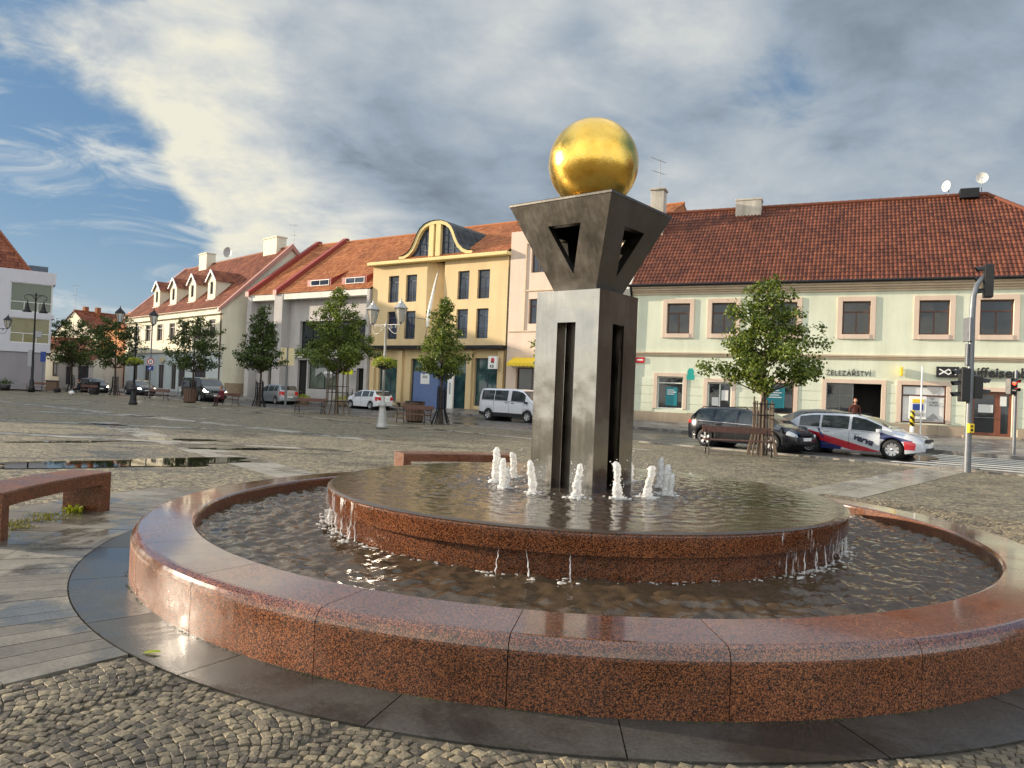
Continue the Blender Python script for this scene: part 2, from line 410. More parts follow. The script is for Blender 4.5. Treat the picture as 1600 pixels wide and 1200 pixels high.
    m['glass_teal'] = glass_dark('teal_glass', (.03,.075,.075), .05); m['glass_cur'] = glass_dark('curtained_glass', (.10,.12,.09), .08, .3)
    t = NT('curtained_window'); c = t.obj(); wv = t.n('ShaderNodeTexWave', wave_type='BANDS', bands_direction='X', i={'Vector':c,'Scale':6.,'Distortion':1.2,'Detail':2.}).outputs[1]
    col = t.ramp(wv, [(.2,(.055,.07,.05)),(.8,(.2,.22,.15))]); m['curtain'] = t.out(t.pbr(col, .12, 0, None, .6))
    t = NT('curtained_window_warm'); c = t.obj(); wv = t.n('ShaderNodeTexWave', wave_type='BANDS', bands_direction='X', i={'Vector':c,'Scale':6.,'Distortion':1.2,'Detail':2.}).outputs[1]
    col = t.ramp(wv, [(.2,(.13,.115,.05)),(.8,(.3,.27,.13))]); m['curtain2'] = t.out(t.pbr(col, .12, 0, None, .6))
    m['wframe'] = simple('brown_frame', (.10,.045,.03), .5); m['wbrown'] = simple('brown_door_wood', (.20,.065,.035), .45)
    m['wwhite'] = simple('white_frame', (.70,.70,.66), .45); m['wblue'] = simple('navy_frame', (.03,.045,.08), .4)
    m['dark'] = simple('dark_interior', (.012,.011,.011), .8); m['iron'] = simple('black_iron', (.022,.022,.024), .42, .6, var=.3)
    m['lampwhite'] = simple('silver_painted_iron', (.38,.375,.36), .4, .3); m['galv'] = simple('galvanised_steel', (.17,.18,.195), .45, .5, var=.2)
    m['black'] = simple('matt_black', (.014,.014,.016), .4); m['wood'] = simple('bench_wood', (.12,.055,.04), .5, var=.3, scale=12)
    m['stake'] = simple('stake_wood', (.14,.105,.075), .75, var=.35, scale=10); m['trunk'] = simple('bark', (.075,.055,.042), .9, var=.35, scale=14, bstr=.6)
    m['yel'] = simple('signal_yellow', (.80,.56,.02), .4); m['lime'] = simple('lime_yellow_sign', (.75,.80,.03), .4); m['red'] = simple('sign_red', (.55,.02,.025), .4)
    m['teal'] = simple('teal_print', (.015,.20,.24), .35); m['teal2'] = simple('teal_sign', (.02,.36,.30), .35)
    m['navy'] = simple('sign_blue', (.02,.055,.24), .4); m['swhite'] = simple('sign_white', (.8,.8,.78), .4, var=.04); m['paper'] = simple('paper', (.68,.68,.66), .6, var=.06)
    m['dnavy'] = simple('dark_navy_print', (.01,.014,.05), .4); m['blueboard'] = simple('blue_hoarding', (.10,.15,.30), .5); m['creamsign'] = simple('cream_sign', (.68,.58,.34), .5)
    m['text'] = simple('dark_lettering', (.03,.028,.026), .5); m['greyp'] = simple('grey_print', (.33,.33,.33), .5)
    m['leafA'] = leafmat('maple_leaves', (.04,.07,.011), (.11,.155,.024), (.24,.275,.05))
    m['leafB'] = leafmat('dark_leaves', (.022,.044,.012), (.055,.088,.02), (.12,.15,.033))
    m['leafY'] = leafmat('lime_leaves', (.16,.20,.02), (.32,.36,.03), (.45,.45,.06))
    m['weed'] = leafmat('weed_leaves', (.16,.12,.03), (.22,.22,.05), (.30,.30,.07))
    m['tyre'] = simple('tyre_rubber', (.016,.016,.017), .75); m['rim'] = simple('alloy_rim', (.50,.50,.52), .3, .8); m['plastic'] = simple('dark_plastic', (.02,.02,.022), .5)
    m['carglass'] = glass_dark('car_glass', (.04,.05,.055), .02, .5)
    m['lens'] = simple('lamp_lens', (.62,.64,.66), .1); m['tail'] = simple('tail_lens', (.45,.015,.015), .15)
    t = NT('lit_headlamp'); m['headon'] = t.out(t.pbr((1,.95,.85), .2, 0, None, .5, emit=(1,.86,.66), estr=6))
    t = NT('red_signal_lamp'); m['redlamp'] = t.out(t.pbr((.9,.05,.02), .3, 0, None, .5, emit=(1,.03,.01), estr=7))
    t = NT('lantern_glass'); m['lglass'] = t.out(t.pbr((.72,.70,.60), .12, 0, None, .5, trans=.6))
    m['skin'] = simple('skin', (.50,.27,.19), .5, var=.05); m['hairr'] = simple('auburn_hair', (.22,.07,.03), .6); m['haird'] = simple('dark_hair', (.03,.02,.016), .6)
    m['maroon'] = simple('maroon_cloth', (.13,.022,.03), .85); m['nav'] = simple('dark_cloth', (.016,.017,.024), .85); m['denim'] = simple('dark_denim', (.03,.037,.055), .85)
    m['stoneplanter'] = simple('planter_stone', (.36,.27,.18), .85, var=.2); m['binbrown'] = simple('brown_bin', (.12,.07,.045), .6, var=.25, scale=9)
    m['dish'] = simple('dish_white', (.72,.71,.67), .45); m['dishgrey'] = simple('dish_grey', (.34,.34,.35), .5)
mats()
# ------------------------------------------------------------------ setting: ground
CX, CY = .78, 8.04          # fountain centre
def pol(r, a): return (CX + r*cos(radians(a)), CY + r*sin(radians(a)))
L1 = [(60,-24.5),(25,9),(10.0,23.3),(4.74,28.37),(-9.8,43.0),(-25,58.3),(-46,79),(-90,122)]        # kerb of the square
L2 = [(66,-27),(28,15.5),(17.7,27.0),(6.4,40.2),(-2.6,50.5),(-11,59.6),(-19,66.3),(-31,70.5),(-50,89),(-92,131)]  # far kerb
def ground():
    b = MB(); b.quad((-1500,-1500,-.06),(1500,-1500,-.06),(1500,1500,-.06),(-1500,1500,-.06))
    struct(b.build('ground', M['setts']))
    b = MB(); pts = [(x,y,-.02) for x,y in L1]
    pts = [(60,-60,-.02)] + pts + [(-140,122,-.02),(-140,-60,-.02)]
    b.poly(pts); struct(b.build('square', M['setts']))
    b = MB(); pts = [(x,y,-.03) for x,y in L1] + [(x,y,-.03) for x,y in reversed(L2)]
    b.poly(pts); struct(b.build('road', M['asphalt']))
    def offs(L, d):
        out = []
        for i,(x,y) in enumerate(L):
            x0,y0 = L[max(i-1,0)]; x1,y1 = L[min(i+1,len(L)-1)]
            l = hypot(x1-x0,y1-y0); out.append((x + (y1-y0)/l*d, y - (x1-x0)/l*d))
        return out
    # kerb of the square (almost flush, worn) and the strip of smooth slabs behind it
    b = MB(); i1 = offs(L1,-.0); i2 = offs(L1,-.28)
    for k in range(len(L1)-1):
        n = max(1,int(hypot(L1[k+1][0]-L1[k][0], L1[k+1][1]-L1[k][1])/1.0))
        for j in range(n):
            def lp(A,t): return (A[k][0]+(A[k+1][0]-A[k][0])*t, A[k][1]+(A[k+1][1]-A[k][1])*t)
            a0 = lp(i1,j/n); a1 = lp(i1,(j+.985)/n); c0 = lp(i2,j/n); c1 = lp(i2,(j+.985)/n)
            b.prism([(a0[0],a0[1],-.06),(a1[0],a1[1],-.06),(c1[0],c1[1],-.06),(c0[0],c0[1],-.06)],(0,0,.09))
    struct(b.build('kerb', M['kerb']))
    # pavement in front of the far houses, rising gently to their walls
    b = MB(); w = offs(L2,.0); zk = .12
    wall = [(70,-15),(34,27),(23.5,34.6),(6.7,42.5),(7.9,49.8),(-.2,55.2),(-11.6,63),(-27,73.5),(-28.4,72.8),(-47,91.5),(-70,140)]
    zw = [.3,.42,.44,.42,.35,.3,.3,.35,.4,.4,.4]
    top = [(x,y,zk) for x,y in w]; bw = [(x,y,z) for (x,y),z in zip(wall,zw)]
    n = max(len(top),len(bw))
    bm = bmesh.new(); vs = [bm.verts.new(p) for p in top+[(x,y,z) for x,y,z in reversed(bw)]]
    f = bm.faces.new(vs); r = bmesh.ops.triangulate(bm, faces=[f]); bm.verts.index_update()
    b.add([tuple(v.co) for v in bm.verts],[[v.index for v in f.verts] for f in bm.faces]); bm.free()
    for k in range(len(w)-1):
        b.quad((w[k][0],w[k][1],-.06),(w[k+1][0],w[k+1][1],-.06),(w[k+1][0],w[k+1][1],zk),(w[k][0],w[k][1],zk))
    struct(b.build('pavement', M['pave'], merge=True))
    # zebra crossing
    b = MB(); p1 = Vector((11.4,22.2)); d = Vector((5.9,6.6)); ln = d.length; d.normalize(); q = Vector((d.y,-d.x))
    for k in range(9):
        a = p1 + d*(k*ln/8.6); c = a + d*.5
        b.quad(*[(v.x,v.y,-.024) for v in (a-q*.4, a+q*4.4, c+q*4.4, c-q*.4)])
    struct(b.build('zebra_crossing', M['line']))
    # pale slab bands crossing the square
    def band(p, q, w, seg=.9, z=-.014):
        b = MB(); p = Vector(p); q = Vector(q); d = q-p; n = int(d.length/seg); e = Vector((-d.y,d.x)).normalized()*w/2; d = d/n
        for k in range(n):
            a = p + d*(k+.008); c = p + d*(k+.992)
            for s0,s1 in ((-1,-.01),(.01,1)):
                b.quad(*[(v.x,v.y,z) for v in (a+e*s0, c+e*s0, c+e*s1, a+e*s1)][::-1])
        for i in range(len(b.f)): pass
        return struct(b.build('paving_band', M['band'], merge=False))
    band((-28.5,41.8),(-3.5,22.7),.75); band(pol(24,129.5),pol(6.6,130.5),.9); band((-30,26.2),(-9,25.3),.55); band((-34,33),(-11.5,31.8),.55)
    band((-30,21.5),(-4,19.0),.5,z=-.0105); band((-40,50),(-14,45),.6); band(pol(4.75,48.5),pol(18.8,48.5),1.15,.34)
    band((-18,45.6),(4.5,23.6),.5,z=-.0105)
    # apron of dark smooth slabs round the fountain
    b = MB()
    for k in range(24):
        a0 = 15*k-2.4; seg = 8
        ang = [a0 + (15-.09)*j/seg for j in range(seg+1)]
        vs = [(*pol(4.2,a),.004) for a in ang] + [(*pol(4.70,a),.004) for a in ang] + [(*pol(4.70,a),-.05) for a in ang]
        m = seg+1
        b.add(vs, [(j,j+m,j+m+1,j+1) for j in range(seg)] + [(j+m,j+2*m,j+2*m+1,j+m+1) for j in range(seg)])
    struct(b.build('apron_slabs', M['slab'], merge=False))
    # sectors of radial slabs with the benches
    for (a0,a1,nm) in ((150,231.5,'slab_sector'),(80,128,'slab_sector')):
        b = MB(); rr = [4.708,5.34,6.02,6.62]
        for i in range(3):
            n = int((a1-a0)/ (2.25 if i < 2 else 3.0)); st = (a1-a0)/n
            for k in range(n):
                g0 = a0+st*k+.05; g1 = a0+st*(k+1)-.05
                if i == 2 and R() < .0: continue
                r0 = rr[i]+.003; r1 = rr[i+1]-.003; zz = .003+U(-.0015,.0015)
                P = [pol(r0,g0),pol(r1,g0),pol(r1,(g0+g1)/2),pol(r1,g1),pol(r0,g1),pol(r0,(g0+g1)/2)]
                b.prism([(x,y,-.05) for x,y in P],(0,0,.05+zz))
        struct(b.build(nm, M['plank']))
    # joint bed under the hand-laid setts and the setts themselves
    b = MB(); bed = [(*pol(4.69,a),-.0085) for a in range(232,412,3)] ; bed2 = [(*pol(7.62,a),-.0085) for a in range(232,412,3)]
    n = len(bed); b.add(bed+bed2,[(i,n+i,n+i+1,i+1) for i in range(n-1)])
    struct(b.build('sett_bed', M['soil']))
    b = MB(); rnd = random.Random(3); CW = 1.05; th = radians(-38); ca, sa = cos(th), sin(th)
    def put(cx, cy, ang, w, h):
        r = hypot(cx-CX, cy-CY); 
        if r < 4.70+w*.5 or r > 7.6: return
        a = math.degrees(atan2(cy-CY, cx-CX)) % 360
        if a < 180: a += 360
        if a < 231.5+ .4 or a > 408: return
        if cx > 13 or cy < .4: return
        far = r > 7.2 or cy < 2.4
        e = .0022; hw = w/2-e; hh = h/2-e; z = rnd.uniform(-.004,.004); tx = rnd.uniform(-.055,.055); ty = rnd.uniform(-.055,.055)
        c, s = cos(ang), sin(ang); vs = []
        base = [(-1,-1),(0,-1.06),(1,-1),(1.05,0),(1,1),(0,1.06),(-1,1),(-1.05,0)]
        jit = [(rnd.uniform(-.08,.07),rnd.uniform(-.08,.07)) for _ in base]
        for lvl,(f,zz) in enumerate(((1,-.03),(.99,-.004),(.92,0.0))):
            for (px,py),(jx,jy) in zip(base,jit):
                k = .96 if (px and py) and abs(px)==1 and abs(py)==1 else 1
                x = (px*k+jx)*hw*f; y = (py*k+jy)*hh*f
                vs.append((cx+c*x-s*y, cy+s*x+c*y, z+zz+(tx*x+ty*y if lvl else 0)+(rnd.uniform(-.0022,.002) if lvl>1 else 0)))
        vs.append((cx,cy,z+.003+rnd.uniform(-.0015,.0015)))
        fs = []
        for l in range(2):
            for q in range(8):
                q2 = (q+1) % 8; fs.append((l*8+q,l*8+q2,(l+1)*8+q2,(l+1)*8+q))
        for q in range(8): fs.append((16+q,16+(q+1)%8,24))
        b.add(vs, fs, 0, False)
    Rr = CW/ (2*sin(radians(48)))
    for col in range(-10,11):
        rows = int(20/.053)
        for row in range(rows):
            y0 = -10 + row*.053
            n = 13
            arc = radians(96)
            k = -arc/2 + rnd.uniform(0,.06)
            while k < arc/2 - .03:
                w = rnd.uniform(.043,.074); da = w/Rr
                ph = k + da/2
                lx = col*CW + Rr*sin(ph) + rnd.uniform(-.006,.006) + .05*noise.noise(Vector((col*.7,y0*.9,3))); ly = y0 + Rr*cos(ph) - Rr*cos(arc/2) + rnd.uniform(-.006,.006) + .09*noise.noise(Vector((col*.45+ph*.6,y0*.8,7)))
                gx = CX + ca*lx - sa*ly; gy = CY + sa*lx + ca*ly
                put(gx, gy, th - ph + rnd.gauss(0,.10), w*rnd.uniform(.9,1.02), .053*max(.68,cos(ph)))
                k += da
    struct(b.build('cobblestones', M['stone']))
    # puddles
    t = NT('puddle_water'); c = t.obj()
    fr = t.n('ShaderNodeFresnel', i={'IOR':1.9}).outputs[0]
    gl = t.n('ShaderNodeBsdfGlossy', i={'Roughness':.015,'Normal':t.bump(t.noise(c, 9, 3), .02, .01)}).outputs[0]
    tr = t.n('ShaderNodeBsdfTransparent', i={0:(.45,.42,.36,1)}).outputs[0]
    pm = t.out(t.n('ShaderNodeMixShader', i={0:fr,1:tr,2:gl}).outputs[0])
    def puddle(cx, cy, rx, ry, ang, seed):
        b = MB(); rn = random.Random(seed); n = 64; vs = []
        ph = [rn.uniform(0,6.3) for _ in range(7)]
        for k in range(n):
            a = 2*pi*k/n; f = 1 + sum(.24/(j+1)**.7*sin((j+2)*a+ph[j]) for j in range(7))*.8
            x = rx*f*cos(a); y = ry*f*sin(a)
            vs.append((cx+x*cos(ang)-y*sin(ang), cy+x*sin(ang)+y*cos(ang), -.006))
        b.add(vs+[(cx,cy,-.006)], [(k,(k+1)%n,n) for k in range(n)])
        struct(b.build('puddle', pm))
    puddle(-7.1,14.3,2.0,.85,.62,1); puddle(-10.8,18.2,1.3,.2,.62,2); puddle(-8.7,20.3,.9,.3,.3,3); puddle(-6.6,18.2,1.0,.3,.4,4)
    puddle(13.4,25.0,1.7,.7,.9,9)
ground()

# ------------------------------------------------------------------ fountain
def arc_block(b, prof, a0, a1, seg, mi=0, closed=True):
    """sweep a closed (r,z) profile through an arc"""
    n = len(prof); vs = []; fs = []
    for j in range(seg+1):
        a = a0+(a1-a0)*j/seg
        for r,z in prof: vs.append((r*cos(radians(a)), r*sin(radians(a)), z))
    for j in range(seg):
        for k in range(n):
            k2 = (k+1) % n
            fs.append((j*n+k, (j+1)*n+k, (j+1)*n+k2, j*n+k2))
    b.add(vs, fs, mi, False)
    b.add(vs[:n], [tuple(range(n))], mi); b.add(vs[-n:], [tuple(range(n-1,-1,-1))], mi)

def rim_profile(ro, ri, zt, zb, rb):
    p = [(ri,zb),(ro,zb),(ro,zt-rb*1.2)]
    for k in range(1,7):
        a = pi/2*k/6; p.append((ro-rb*(1-cos(a)), zt-.008-rb*1.2+ (rb*1.2)*sin(a)))
    p += [(ri+.03,zt),(ri+.012,zt-.005),(ri+.003,zt-.015)]
    p.append((ri,zt-.03))
    return p

def fountain():
    root = empty('fountain', (CX,CY,0), 0, 'round red granite fountain with steel pillar, gold ball and small jets', 'fountain')
    b = MB(); prof = rim_profile(4.29,3.79,.376,-.02,.075)
    for k in range(24): arc_block(b, prof, 5+15*k+.035, 20+15*k-.035, 12)
    for i,f in enumerate(b.f):
        if sum(b.v[q][2] for q in f)/len(f) > .30 and len(f) == 4: b.m[i] = 1
    o = b.build('outer_rim', [M['granite'],M['granite_top']], root)
    for p in o.data.polygons: p.use_smooth = False
    b = MB(); 
    b.lathe([(3.9,.04),(0,.04)], 48, cap=False); b.lathe([(3.8,.03),(3.8,.10),(3.74,.12),(3.74,.04)], 96, cap=False)
    b.build('basin_floor', M['granite_wet'], root)
    b = MB()
    up = [(2.22,.455),(2.63,.455),(2.63,.602)] + [(2.63-.03*(1-cos(pi/2*k/4)),.602+.025*sin(pi/2*k/4)) for k in range(1,5)] + [(2.22,.624)]
    for k in range(16): arc_block(b, up, 4+22.5*k+.03, 26.5+22.5*k-.03, 14)
    lo = [(2.3,.03),(2.565,.03),(2.565,.467),(2.3,.467)]
    for k in range(16): arc_block(b, lo, 4+22.5*k+.02, 26.5+22.5*k-.02, 14)
    b.lathe([(2.3,.602),(0,.602)], 64, cap=False)
    b.build('inner_basin', M['granite_wet'], root)
    # water of the outer pool : real waves
    b = MB(); nr, na = 46, 760; vs = []
    for i in range(nr+1):
        r = 2.55 + (3.80-2.55)*i/nr
        for j in range(na):
            a = 2*pi*j/na; x = r*cos(a); y = r*sin(a)
            f = noise.noise(Vector((x*2.2,y*2.2,1)))*.5+.6
            h = .0085*f*sin(22*(r-2.5)+4*noise.noise(Vector((x*2.4,y*2.4,3)))+2.5*sin(3*a)) \
              + .022*noise.noise(Vector((x*6.5,y*6.5,5))) + .017*noise.noise(Vector((x*12,y*12,9))) + .008*noise.noise(Vector((x*27,y*27,2)))
            edge = exp(-(r-2.57)/.12)
            h += edge*.02*noise.noise(Vector((x*18,y*18,7)))
            vs.append((x,y,.262+h))
    fs = [(i*na+j,i*na+(j+1)%na,(i+1)*na+(j+1)%na,(i+1)*na+j) for i in range(nr) for j in range(na)]
    b.add(vs, [f[::-1] for f in fs], 0, True); b.build('pool_water', M['water'], root)
    b = MB(); nr, na = 96, 420; vs = []
    for i in range(nr+1):
        r = .02 + (2.635-.02)*(i/nr)**.85
        for j in range(na):
            a = 2*pi*j/na; x = r*cos(a); y = r*sin(a)
            d = abs(r-.92)
            amp = .6+1.5*exp(-d/.25)
            if r > 2.2: amp = .35*(2.66-r)/.46+.1
            h = amp*(.009*noise.noise(Vector((x*8,y*8,5)))+.0085*noise.noise(Vector((x*17,y*17,9)))+.004*noise.noise(Vector((x*34,y*34,4)))) + .0014*sin(38*r+3*noise.noise(Vector((x*3,y*3,1))))*exp(-d)
            drop = 0 if r < 2.60 else (r-2.60)*.3
            vs.append((x,y,.634+h-drop))
    fs = [(i*na+j,(i+1)*na+j,(i+1)*na+(j+1)%na,i*na+(j+1)%na) for i in range(nr) for j in range(na)]
    b.add(vs, fs, 0, True); b.build('basin_water', M['film'], root)
    # water running over the edge, and foam at its foot
    rn = random.Random(11)
    spots = [174,176,178,180,182,184.5,187,190,193,197,201,206,210,214,217,252,256,264,303,308,312,316,320,324,328,332,336,341]
    for a0,a1 in ((168,208),(211,219),(300,312),(316,346)):
        b = MB(); n = int((a1-a0)*1.5); vs = []
        for k in range(n+1):
            a = radians(a0+(a1-a0)*k/n)
            for (rr,zz) in ((2.628,.628),(2.642,.612),(2.643,.52),(2.640,.44),(2.63,.35),(2.635,.262)): rr += .004*noise.noise(Vector((a*30,zz*8,1))); vs.append((rr*cos(a),rr*sin(a),zz))
        b.add(vs,[(k*6+q,(k+1)*6+q,(k+1)*6+q+1,k*6+q+1) for k in range(n) for q in range(5)],0,True); b.build('water_sheet', M['sheet'], root)
    fo = MB()
    for a in spots:
        b = MB(); a += rn.uniform(-.8,.8); aa = radians(a); pts = []; w = rn.uniform(.004,.010)
        z = .467 if rn.random() < .75 else .59; n = 8; rad = []; sl = rn.uniform(-.012,.012)
        for q in range(n+1):
            t = q/n; zz = z + (.262-z)*t; rr = 2.634 if zz > .465 else 2.60+.03*rn.random()*t
            da = sl*t+rn.uniform(-.0016,.0016); pts.append((rr*cos(aa+da), rr*sin(aa+da), zz)); rad.append(w*(.35+.8*t)*rn.uniform(.45,1.3))
        b.tube(pts, rad, 6); b.build('water_streak', M['spray'], root)
        for q in range(6):
            da = rn.uniform(-.03,.03); rr = 2.60+rn.uniform(0,.12)
            fo.sphere((rr*cos(aa+da), rr*sin(aa+da), .262+rn.uniform(0,.012)), rn.uniform(.004,.014), 6, 5, sc=(1.6,1.6,.6))
    for q in range(420):
        a = rn.choice([rn.gauss(190,16), rn.gauss(325,16), rn.uniform(190,345)]); aa = radians(a); rr = 2.575+abs(rn.gauss(0,.035))
        fo.sphere((rr*cos(aa), rr*sin(aa), .262+rn.uniform(0,.010)), rn.uniform(.003,.011), 6, 4, sc=(rn.uniform(1,2.6),rn.uniform(1,2.6),.5))
    struct(fo.build('foam', M['foam'], root), 'stuff')
    # ring of jets
    for q,(a,h) in enumerate([(262,.27),(287,.30),(310,.27),(334,.26),(14,.28),(47,.31),(80,.25),(112,.24),(141,.25),(176,.32),(205,.26),(234,.28)]):
        b = MB(); rn = random.Random(20+q); n = 40; m = 16; vs = []; cx = .92*cos(radians(a)); cy = .92*sin(radians(a))
        lx = rn.uniform(-.02,.02); ly = rn.uniform(-.02,.02)
        for i in range(n+1):
            t = i/n
            rr = .040 + .004*sin(t*7+q) - .010*t + (.030*(1-t/.12) if t < .12 else 0)
            if t > .86: rr *= max(.12, sqrt(max(0,1-((t-.86)/.15)**2)))
            for j in range(m):
                w = 2*pi*j/m
                f = 1 + .45*noise.noise(Vector((cos(w)*1.6+q*7, sin(w)*1.6, t*6+q))) + .5*noise.noise(Vector((cos(w)*3+q, sin(w)*3, t*16))) + .3*noise.noise(Vector((cos(w)*7+q, sin(w)*7, t*34)))
                vs.append((cx+lx*t*t*2+rr*f*cos(w)+.004*sin(t*9+q), cy+ly*t*t*2+rr*f*sin(w)+.004*cos(t*8+q), .625+h*1.22*t+.012*noise.noise(Vector((w,t*9,q)))))
        fs = [(i*m+j,i*m+(j+1)%m,(i+1)*m+(j+1)%m,(i+1)*m+j) for i in range(n) for j in range(m)]
        b.add(vs, fs, 0, True)
        if q in (9,10,3):    # a second, lower lobe
            for (ox,oy,hh) in ((.05,-.02,.72),):
                v2 = [((v[0]-cx)*.7+cx+ox,(v[1]-cy)*.7+cy+oy,.625+(v[2]-.625)*hh) for v in vs]; b.add(v2, fs, 0, True)
        for k in range(48):
            w = rn.uniform(0,6.3); rr = abs(rn.gauss(.06,.05)); 
            b.sphere((cx+rr*cos(w), cy+rr*sin(w), .633+rn.uniform(0,.02)), rn.uniform(.004,.014), 6, 4, sc=(1.5,1.5,.7))
        for k in range(26):
            w = rn.uniform(0,6.3); rr = rn.uniform(.03,.10)
            b.sphere((cx+rr*cos(w), cy+rr*sin(w), .64+rn.uniform(.02,h*1.3)), rn.uniform(.003,.007), 5, 4)
        b.build('water_jet', M['foam'], root)
    # pillar: four corner posts under a closed head
    A = atan2(-.624,.781)                 # local x = along the left face (to the right as seen)
    pil = MB(); pil.M = Matrix.Rotation(A,4,'Z'); s = .39; g = .115; t = .16
    for k in range(4):
        pil.M = Matrix.Rotation(A+k*pi/2,4,'Z') @ Matrix.Translation((0,-s,0)); wall(pil,-s,s,.56,2.69,[(-g,g,.56,2.36)],rev=t)
    pil.M = Matrix.Rotation(A,4,'Z'); pil.quad((-s,-s,2.69),(s,-s,2.69),(s,s,2.69),(-s,s,2.69)); pil.quad((-s+t,-s+t,2.358),(-s+t,s-t,2.358),(s-t,s-t,2.358),(s-t,-s+t,2.358))
    for sx in (-1,1):
        for sy in (-1,1):
            xa,xb = sorted((sx*g,sx*(s-t))); ya,yb = sorted((sy*g,sy*(s-t)))
            pil.quad((xa,sy*(s-t),.56),(xb,sy*(s-t),.56),(xb,sy*(s-t),2.358),(xa,sy*(s-t),2.358)); pil.quad((sx*(s-t),ya,.56),(sx*(s-t),yb,.56),(sx*(s-t),yb,2.358),(sx*(s-t),ya,2.358))
    p = pil.build('pillar', M['steel'], root)
    core = MB(); core.M = Matrix.Rotation(A,4,'Z'); core.box(-.16,.16,-.16,.16,.56,2.36); core.build('pillar_core', M['steel_in'], p)
    # inverted truncated pyramid with a triangular opening in every side
    py = MB(); z0, z1, sb, st = 2.692, 3.60, .255, .635; th = .10
    for k in range(4):
        py.M = Matrix.Rotation(A+k*pi/2,4,'Z')
        def P(x, z, d):    # x in half-width units, z height, d inset
            hw = sb+(st-sb)*(z-z0)/(z1-z0)
            return (x*(hw-d), -(hw-d), z)
        out = [P(-1,z1,0),P(1,z1,0),P(1,z0,0),P(-1,z0,0)]
        inn = [P(-1,z1,th),P(1,z1,th),P(1,z0,th),P(-1,z0,th)]
        zt, zb = 3.345, 2.865
        def hp(x,z,d):
            hw = sb+(st-sb)*(z-z0)/(z1-z0); return (x, -(hw-d), z)
        H = [hp(-.185,zt,0),hp(.22,zt,0),hp(.02,zb,0)]; Hi = [hp(-.185,zt,th),hp(.22,zt,th),hp(.02,zb,th)]
        v = out+H+inn+Hi
        fs = [(0,4,5,1),(1,5,6,2),(2,6,3),(3,6,4,0)]
        fs2 = [(7,8,12,11),(8,9,13,12),(9,10,13),(10,7,11,13)]
        py.add(v, fs + fs2 + [(4,11,12,5),(5,12,13,6),(6,13,11,4)])
    py.M = Matrix.Rotation(A,4,'Z')
    py.box(-st+.002,st-.002,-st+.002,st-.002,z1-.025,z1)
    py.box(-sb+.001,sb-.001,-sb+.001,sb-.001,z0,z0+.04)
    py.build('inverted_pyramid', M['bronze'], root)
    b = MB(); b.sphere((0,0,4.105), .482, 72, 48); b.lathe([(.15,3.60),(.12,3.64)],24); b.build('golden_ball', M['gold'], root)
    return root
fountain()

def granite_bench(a0, a1, ri, ro, label):
    am = (a0+a1)/2; c = pol((ri+ro)/2, am)
    root = empty('granite_bench', (c[0],c[1],0), 0, label, 'bench', 'curved granite benches around the fountain')
    dx, dy = CX-c[0], CY-c[1]
    def blk(b, x0, x1, z0, z1, bev, seg):
        prof = [(ri,z0),(ro,z0),(ro,z1-bev),(ro-bev*.3,z1-bev*.3),(ro-bev,z1),(ri+bev,z1),(ri+bev*.3,z1-bev*.3),(ri,z1-bev)]
        vs0 = len(b.v); arc_block(b, prof, x0, x1, seg)
        for i in range(vs0,len(b.v)): v = b.v[i]; b.v[i] = (v[0]+dx,v[1]+dy,v[2])
    b = MB(); blk(b,a0,a1,.325,.467,.02,16); b.build('seat', M['granite'], root)
    la = 1.35
    for s0,s1 in ((a0,a0+la),(a1-la,a1)):
        b = MB(); blk(b,s0,s1,-.01,.324,.001,3); b.build('leg', M['granite'], root)
granite_bench(170.2,189.8,5.62,6.14,'curved red granite bench with weeds under its end, on grey slabs')
granite_bench(97,117,5.80,6.32,'curved red granite bench partly hidden behind the water jets and the pillar')

def tuft(name, x, y, label, n, hgt, rad, mat, seed, z=0, cat='weed'):
    b = MB(); rn = random.Random(seed)
    for k in range(n):
        a = rn.uniform(0,6.3); r = rad*sqrt(rn.random()); h = hgt*rn.uniform(.4,1)*(1-.4*r/rad); w = rn.uniform(.006,.014)*(hgt/.12)**.5
        lean = rn.uniform(.2,1.0)*h; a2 = a+rn.uniform(-.6,.6); px, py = r*cos(a), r*sin(a)
        d = (cos(a2+pi/2)*w, sin(a2+pi/2)*w)
        mx, my = px+cos(a2)*lean*.4, py+sin(a2)*lean*.4; ex, ey = px+cos(a2)*lean, py+sin(a2)*lean
        b.add([(px-d[0]*.4,py-d[1]*.4,0),(px+d[0]*.4,py+d[1]*.4,0),(mx+d[0],my+d[1],h*.7),(mx-d[0],my-d[1],h*.7),(ex,ey,h)],[(0,1,2,3),(3,2,4)])
    o = b.build(name, mat, None, (x,y,z)); tag(o, label, cat); return o
tuft('weed', *pol(5.9,172.8), 'leafy green weed growing under the end of the curved granite bench', 70, .13, .10, M['leafY'], 5)
b = MB(); rn = random.Random(9)
for k in range(900):
    a = rn.uniform(174,187.5); r = 5.95+rn.gauss(0,.10) + .12*sin(a*1.3); x,y = pol(r,a); h = rn.uniform(.01,.035); q = rn.uniform(0,6.3); w = .007
    b.add([(x-w*sin(q),y+w*cos(q),0),(x+w*sin(q),y-w*cos(q),0),(x+h*cos(q),y+h*sin(q),h)],[(0,1,2)])
o = b.build('dry_moss', M['weed']); struct(o,'stuff'); o['label'] = 'dry yellow moss and weeds growing along the slab joints under the bench'
b = MB()
for k in range(1500):
    a = rn.uniform(178,300); r = 4.30+abs(rn.gauss(0,.012)); x,y = pol(r,a); h = rn.uniform(.004,.012); q = rn.uniform(0,6.3); w = .004
    if noise.noise(Vector((x*3,y*3,0))) < .05: continue
    b.add([(x-w*sin(q),y+w*cos(q),.003),(x+w*sin(q),y-w*cos(q),.003),(x+h*cos(q),y+h*sin(q),h)],[(0,1,2)])
